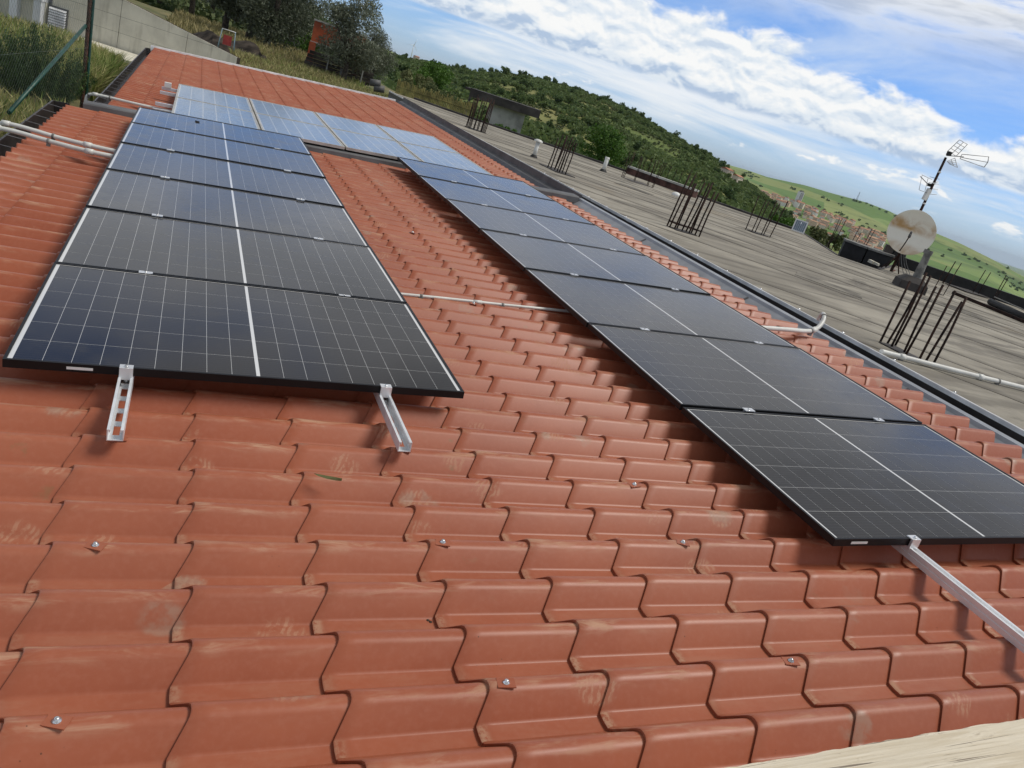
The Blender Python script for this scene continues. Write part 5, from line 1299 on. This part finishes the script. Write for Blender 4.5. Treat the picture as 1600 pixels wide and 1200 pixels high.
def scrub(name, n, az0, az1, r0, r1, s0, s1, quads, m, thresh, label, lscale=60., leaf=.42):
    az = rng.uniform(az0, az1, n); r = np.sqrt(rng.uniform((r0 / r1) ** 2, 1, n)) * r1
    x = CW[0] + np.sin(np.radians(az)) * r; y = CW[1] + np.cos(np.radians(az)) * r
    keep = wob(x + 13, y - 7, lscale) + .5 * wob(x, y, lscale * .37) > thresh; az, r, x, y = az[keep], r[keep], x[keep], y[keep]; k = len(x); z = terrain_z(az, r)
    S = rng.uniform(s0, s1, k); C0 = np.repeat(np.stack([x, y, z], 1), quads, 0); S0 = np.repeat(S, quads)
    d_ = rng.normal(size=(k * quads, 3)); d_ /= np.linalg.norm(d_, axis=1)[:, None]; d_[:, 2] = np.abs(d_[:, 2]) * .9
    P = C0 + d_ * (S0 * .5 * rng.uniform(.4, 1.05, k * quads))[:, None]
    a = rng.normal(size=(k * quads, 3)); a /= np.linalg.norm(a, axis=1)[:, None]; b = rng.normal(size=(k * quads, 3)); b -= a * (a * b).sum(1)[:, None]; b /= np.linalg.norm(b, axis=1)[:, None]
    L = (S0 * leaf * rng.uniform(.6, 1.2, k * quads))[:, None] * .5
    V = np.stack([P - a * L, P + b * L, P + a * L, P - b * L], 1).reshape(-1, 3)
    tag(link(name, big_mesh(name, V, np.arange(len(V)).reshape(-1, 4), m)), label, None, None, 'stuff')
scrub('woodland', 17000, 8, 43, 90, R_MID * 1.03, 1.4, 3.8, 28, MT['hilltree'], -.25, 'dark woodland covering the hill beyond the flat roof')
scrub('scrubland', 9000, 8, 44, 80, R_MID * 1.0, .8, 1.9, 18, MT['scrub'], -.9, 'olive-green scrub between the trees on the hill', 40.)
scrub('scrubland', 500, -12, 9.5, 74, 150, 1.4, 3.2, 60, MT['scrub'], -1.5, 'dense green undergrowth behind the olive grove', 40., .22)
scrub('far_trees', 900, 37, 60, 1900, 4200, 9, 22, 14, MT['hilltree'], .45, 'scattered dark tree groups on the distant green hills', 700., .5)

# ================================================================== TOWN AND FAR THINGS
def town_house(kind):
    mb = MB(); w, d_, h = ((10, 9, 7), (14, 10, 9), (9, 12, 6), (20, 11, 12))[kind]; mb.span((-w / 2, -d_ / 2, -6), (w / 2, d_ / 2, h)); e = .5; r_ = h + 2.2
    A = [(-w / 2 - e, -d_ / 2 - e, h + .02), (w / 2 + e, -d_ / 2 - e, h + .02), (w / 2 + e, d_ / 2 + e, h + .02), (-w / 2 - e, d_ / 2 + e, h + .02)]; R0, R1 = (-w / 2 - e, 0, r_), (w / 2 + e, 0, r_)
    mb.quad([A[0], A[1], R1, R0], 1); mb.quad([A[2], A[3], R0, R1], 1); mb.quad([A[1], A[2], R1], 1); mb.quad([A[3], A[0], R0], 1); mb.quad(A[::-1], 1)
    for f in range(int(h // 3)):
        for k in range(int(w // 3)):
            for s in (-1, 1): mb.box((-w / 2 + 1.6 + k * 3, s * (d_ / 2 + .02), 1.7 + f * 3), (1.1, .12, 1.5), 2)
    return mb.mesh('town_house', [MT['townwall'], MT['townroof'], MT['townwin']])
THM = [town_house(k) for k in range(4)]
for i in range(270):
    f = rng.uniform(0, 1); az = 38.1 + 8.9 * f ** .9; r = rng.uniform(2500, 3250)
    # the town lies on a band that falls to the right
    r = 2480 + 760 * rng.uniform(0, 1) ** .8
    if az > 44.5: r = 2650 + 520 * rng.uniform(0, 1)
    p = ground_point(az, r); k = int(rng.integers(0, 4)) if rng.uniform() > .1 else 3
    o = link('town_house', THM[k], None, tuple(p)); s = rng.uniform(.9, 1.5); o.scale = (s, s, s * rng.uniform(.8, 1.25)); o.rotation_euler = (0, 0, rng.choice([.5, .5 + PI / 2, .75, -.6]) + rng.uniform(-.15, .15)); tag(o, 'pale house with a terracotta roof in the distant hill town', 'house', 'houses of the distant town')
p = ground_point(41.0, 3200); t = thing('tower_block', 'pale grey tower block rising above the roofs of the town', 'tower', tuple(p)); mb = MB(); mb.span((-9, -8, -5), (9, 8, 46)); mb.build('body', MT['whitewall'], t); mb = MB(); mb.span((-6, -5, 46), (6, 5, 51)); mb.build('roof_box', MT['pvcgrey'], t)
for k in range(3): mb = MB(); mb.span((-7 + k * 5, -8.3, 4), (-4.5 + k * 5, -8.02, 44)); mb.build('window_strip', MT['townwin'], t)
for (az, r, s, lab) in ((36.7, 430, .5, 'lone farmhouse with orange roof on the right of the wooded hill'), (35.9, 360, .45, 'half hidden pale farm building below the lone farmhouse'), (13.5, 610, .34, 'pale ruin on the left skyline of the wooded hill')):
    p = ground_point(az, r); o = link('farmhouse', THM[0], None, tuple(p + [0, 0, 1.2])); o.scale = (s, s, s * .7); o.rotation_euler = (0, 0, .4); tag(o, lab, 'house', 'farm buildings on the wooded hill')
# wind turbine
p = ground_point(13.15, 4200); t = thing('wind_turbine', 'tiny white wind turbine on the far left skyline', 'wind turbine', tuple(p)); MB().tube([(0, 0, 0), (0, 0, 75)], [2.4, 1.4], 8).build('tower', MT['white'], t); mb = MB(); mb.box((0, -1, 76), (3, 9, 3)); mb.build('nacelle', MT['white'], t)
for k in range(3):
    a = .3 + k * 2.094; MB().tube([(0, -5, 76), (math.sin(a) * 32, -5, 76 + math.cos(a) * 32)], [1.4, .3], 6).build('blade', MT['white'], t)
p = ground_point(44.4, 4250); t = thing('lattice_mast', 'thin lattice mast on the skyline of the distant green hill', 'mast', tuple(p)); mb = MB()
for s in ((-3, -3), (3, -3), (3, 3), (-3, 3)): mb.tube([(s[0], s[1], -2), (s[0] * .2, s[1] * .2, 40)], .55, 4)
mb.build('leg', MT['cable'], t); mb = MB()
for z in (8, 16, 24, 32): mb.box((0, 0, z), (7 - z * .15, 7 - z * .15, .6))
mb.build('crosspiece', MT['cable'], t)
# ================================================================== AIR
HZ = MB(); HZ.span((-47000, -47000, -345), (47000, 47000, 190)); hz = HZ.build('haze', []); hz['kind'] = 'stuff'
hm = bpy.data.materials.new('haze_air'); hm.use_nodes = True; hn = hm.node_tree; hn.nodes.clear()
ho = hn.nodes.new('ShaderNodeOutputMaterial'); hv = hn.nodes.new('ShaderNodeVolumePrincipled'); hv.inputs['Density'].default_value = HAZE; hv.inputs['Color'].default_value = (.74, .87, 1.0, 1)
hn.links.new(hv.outputs[0], ho.inputs['Volume']); hz.data.materials.append(hm)
bpy.context.view_layer.update()
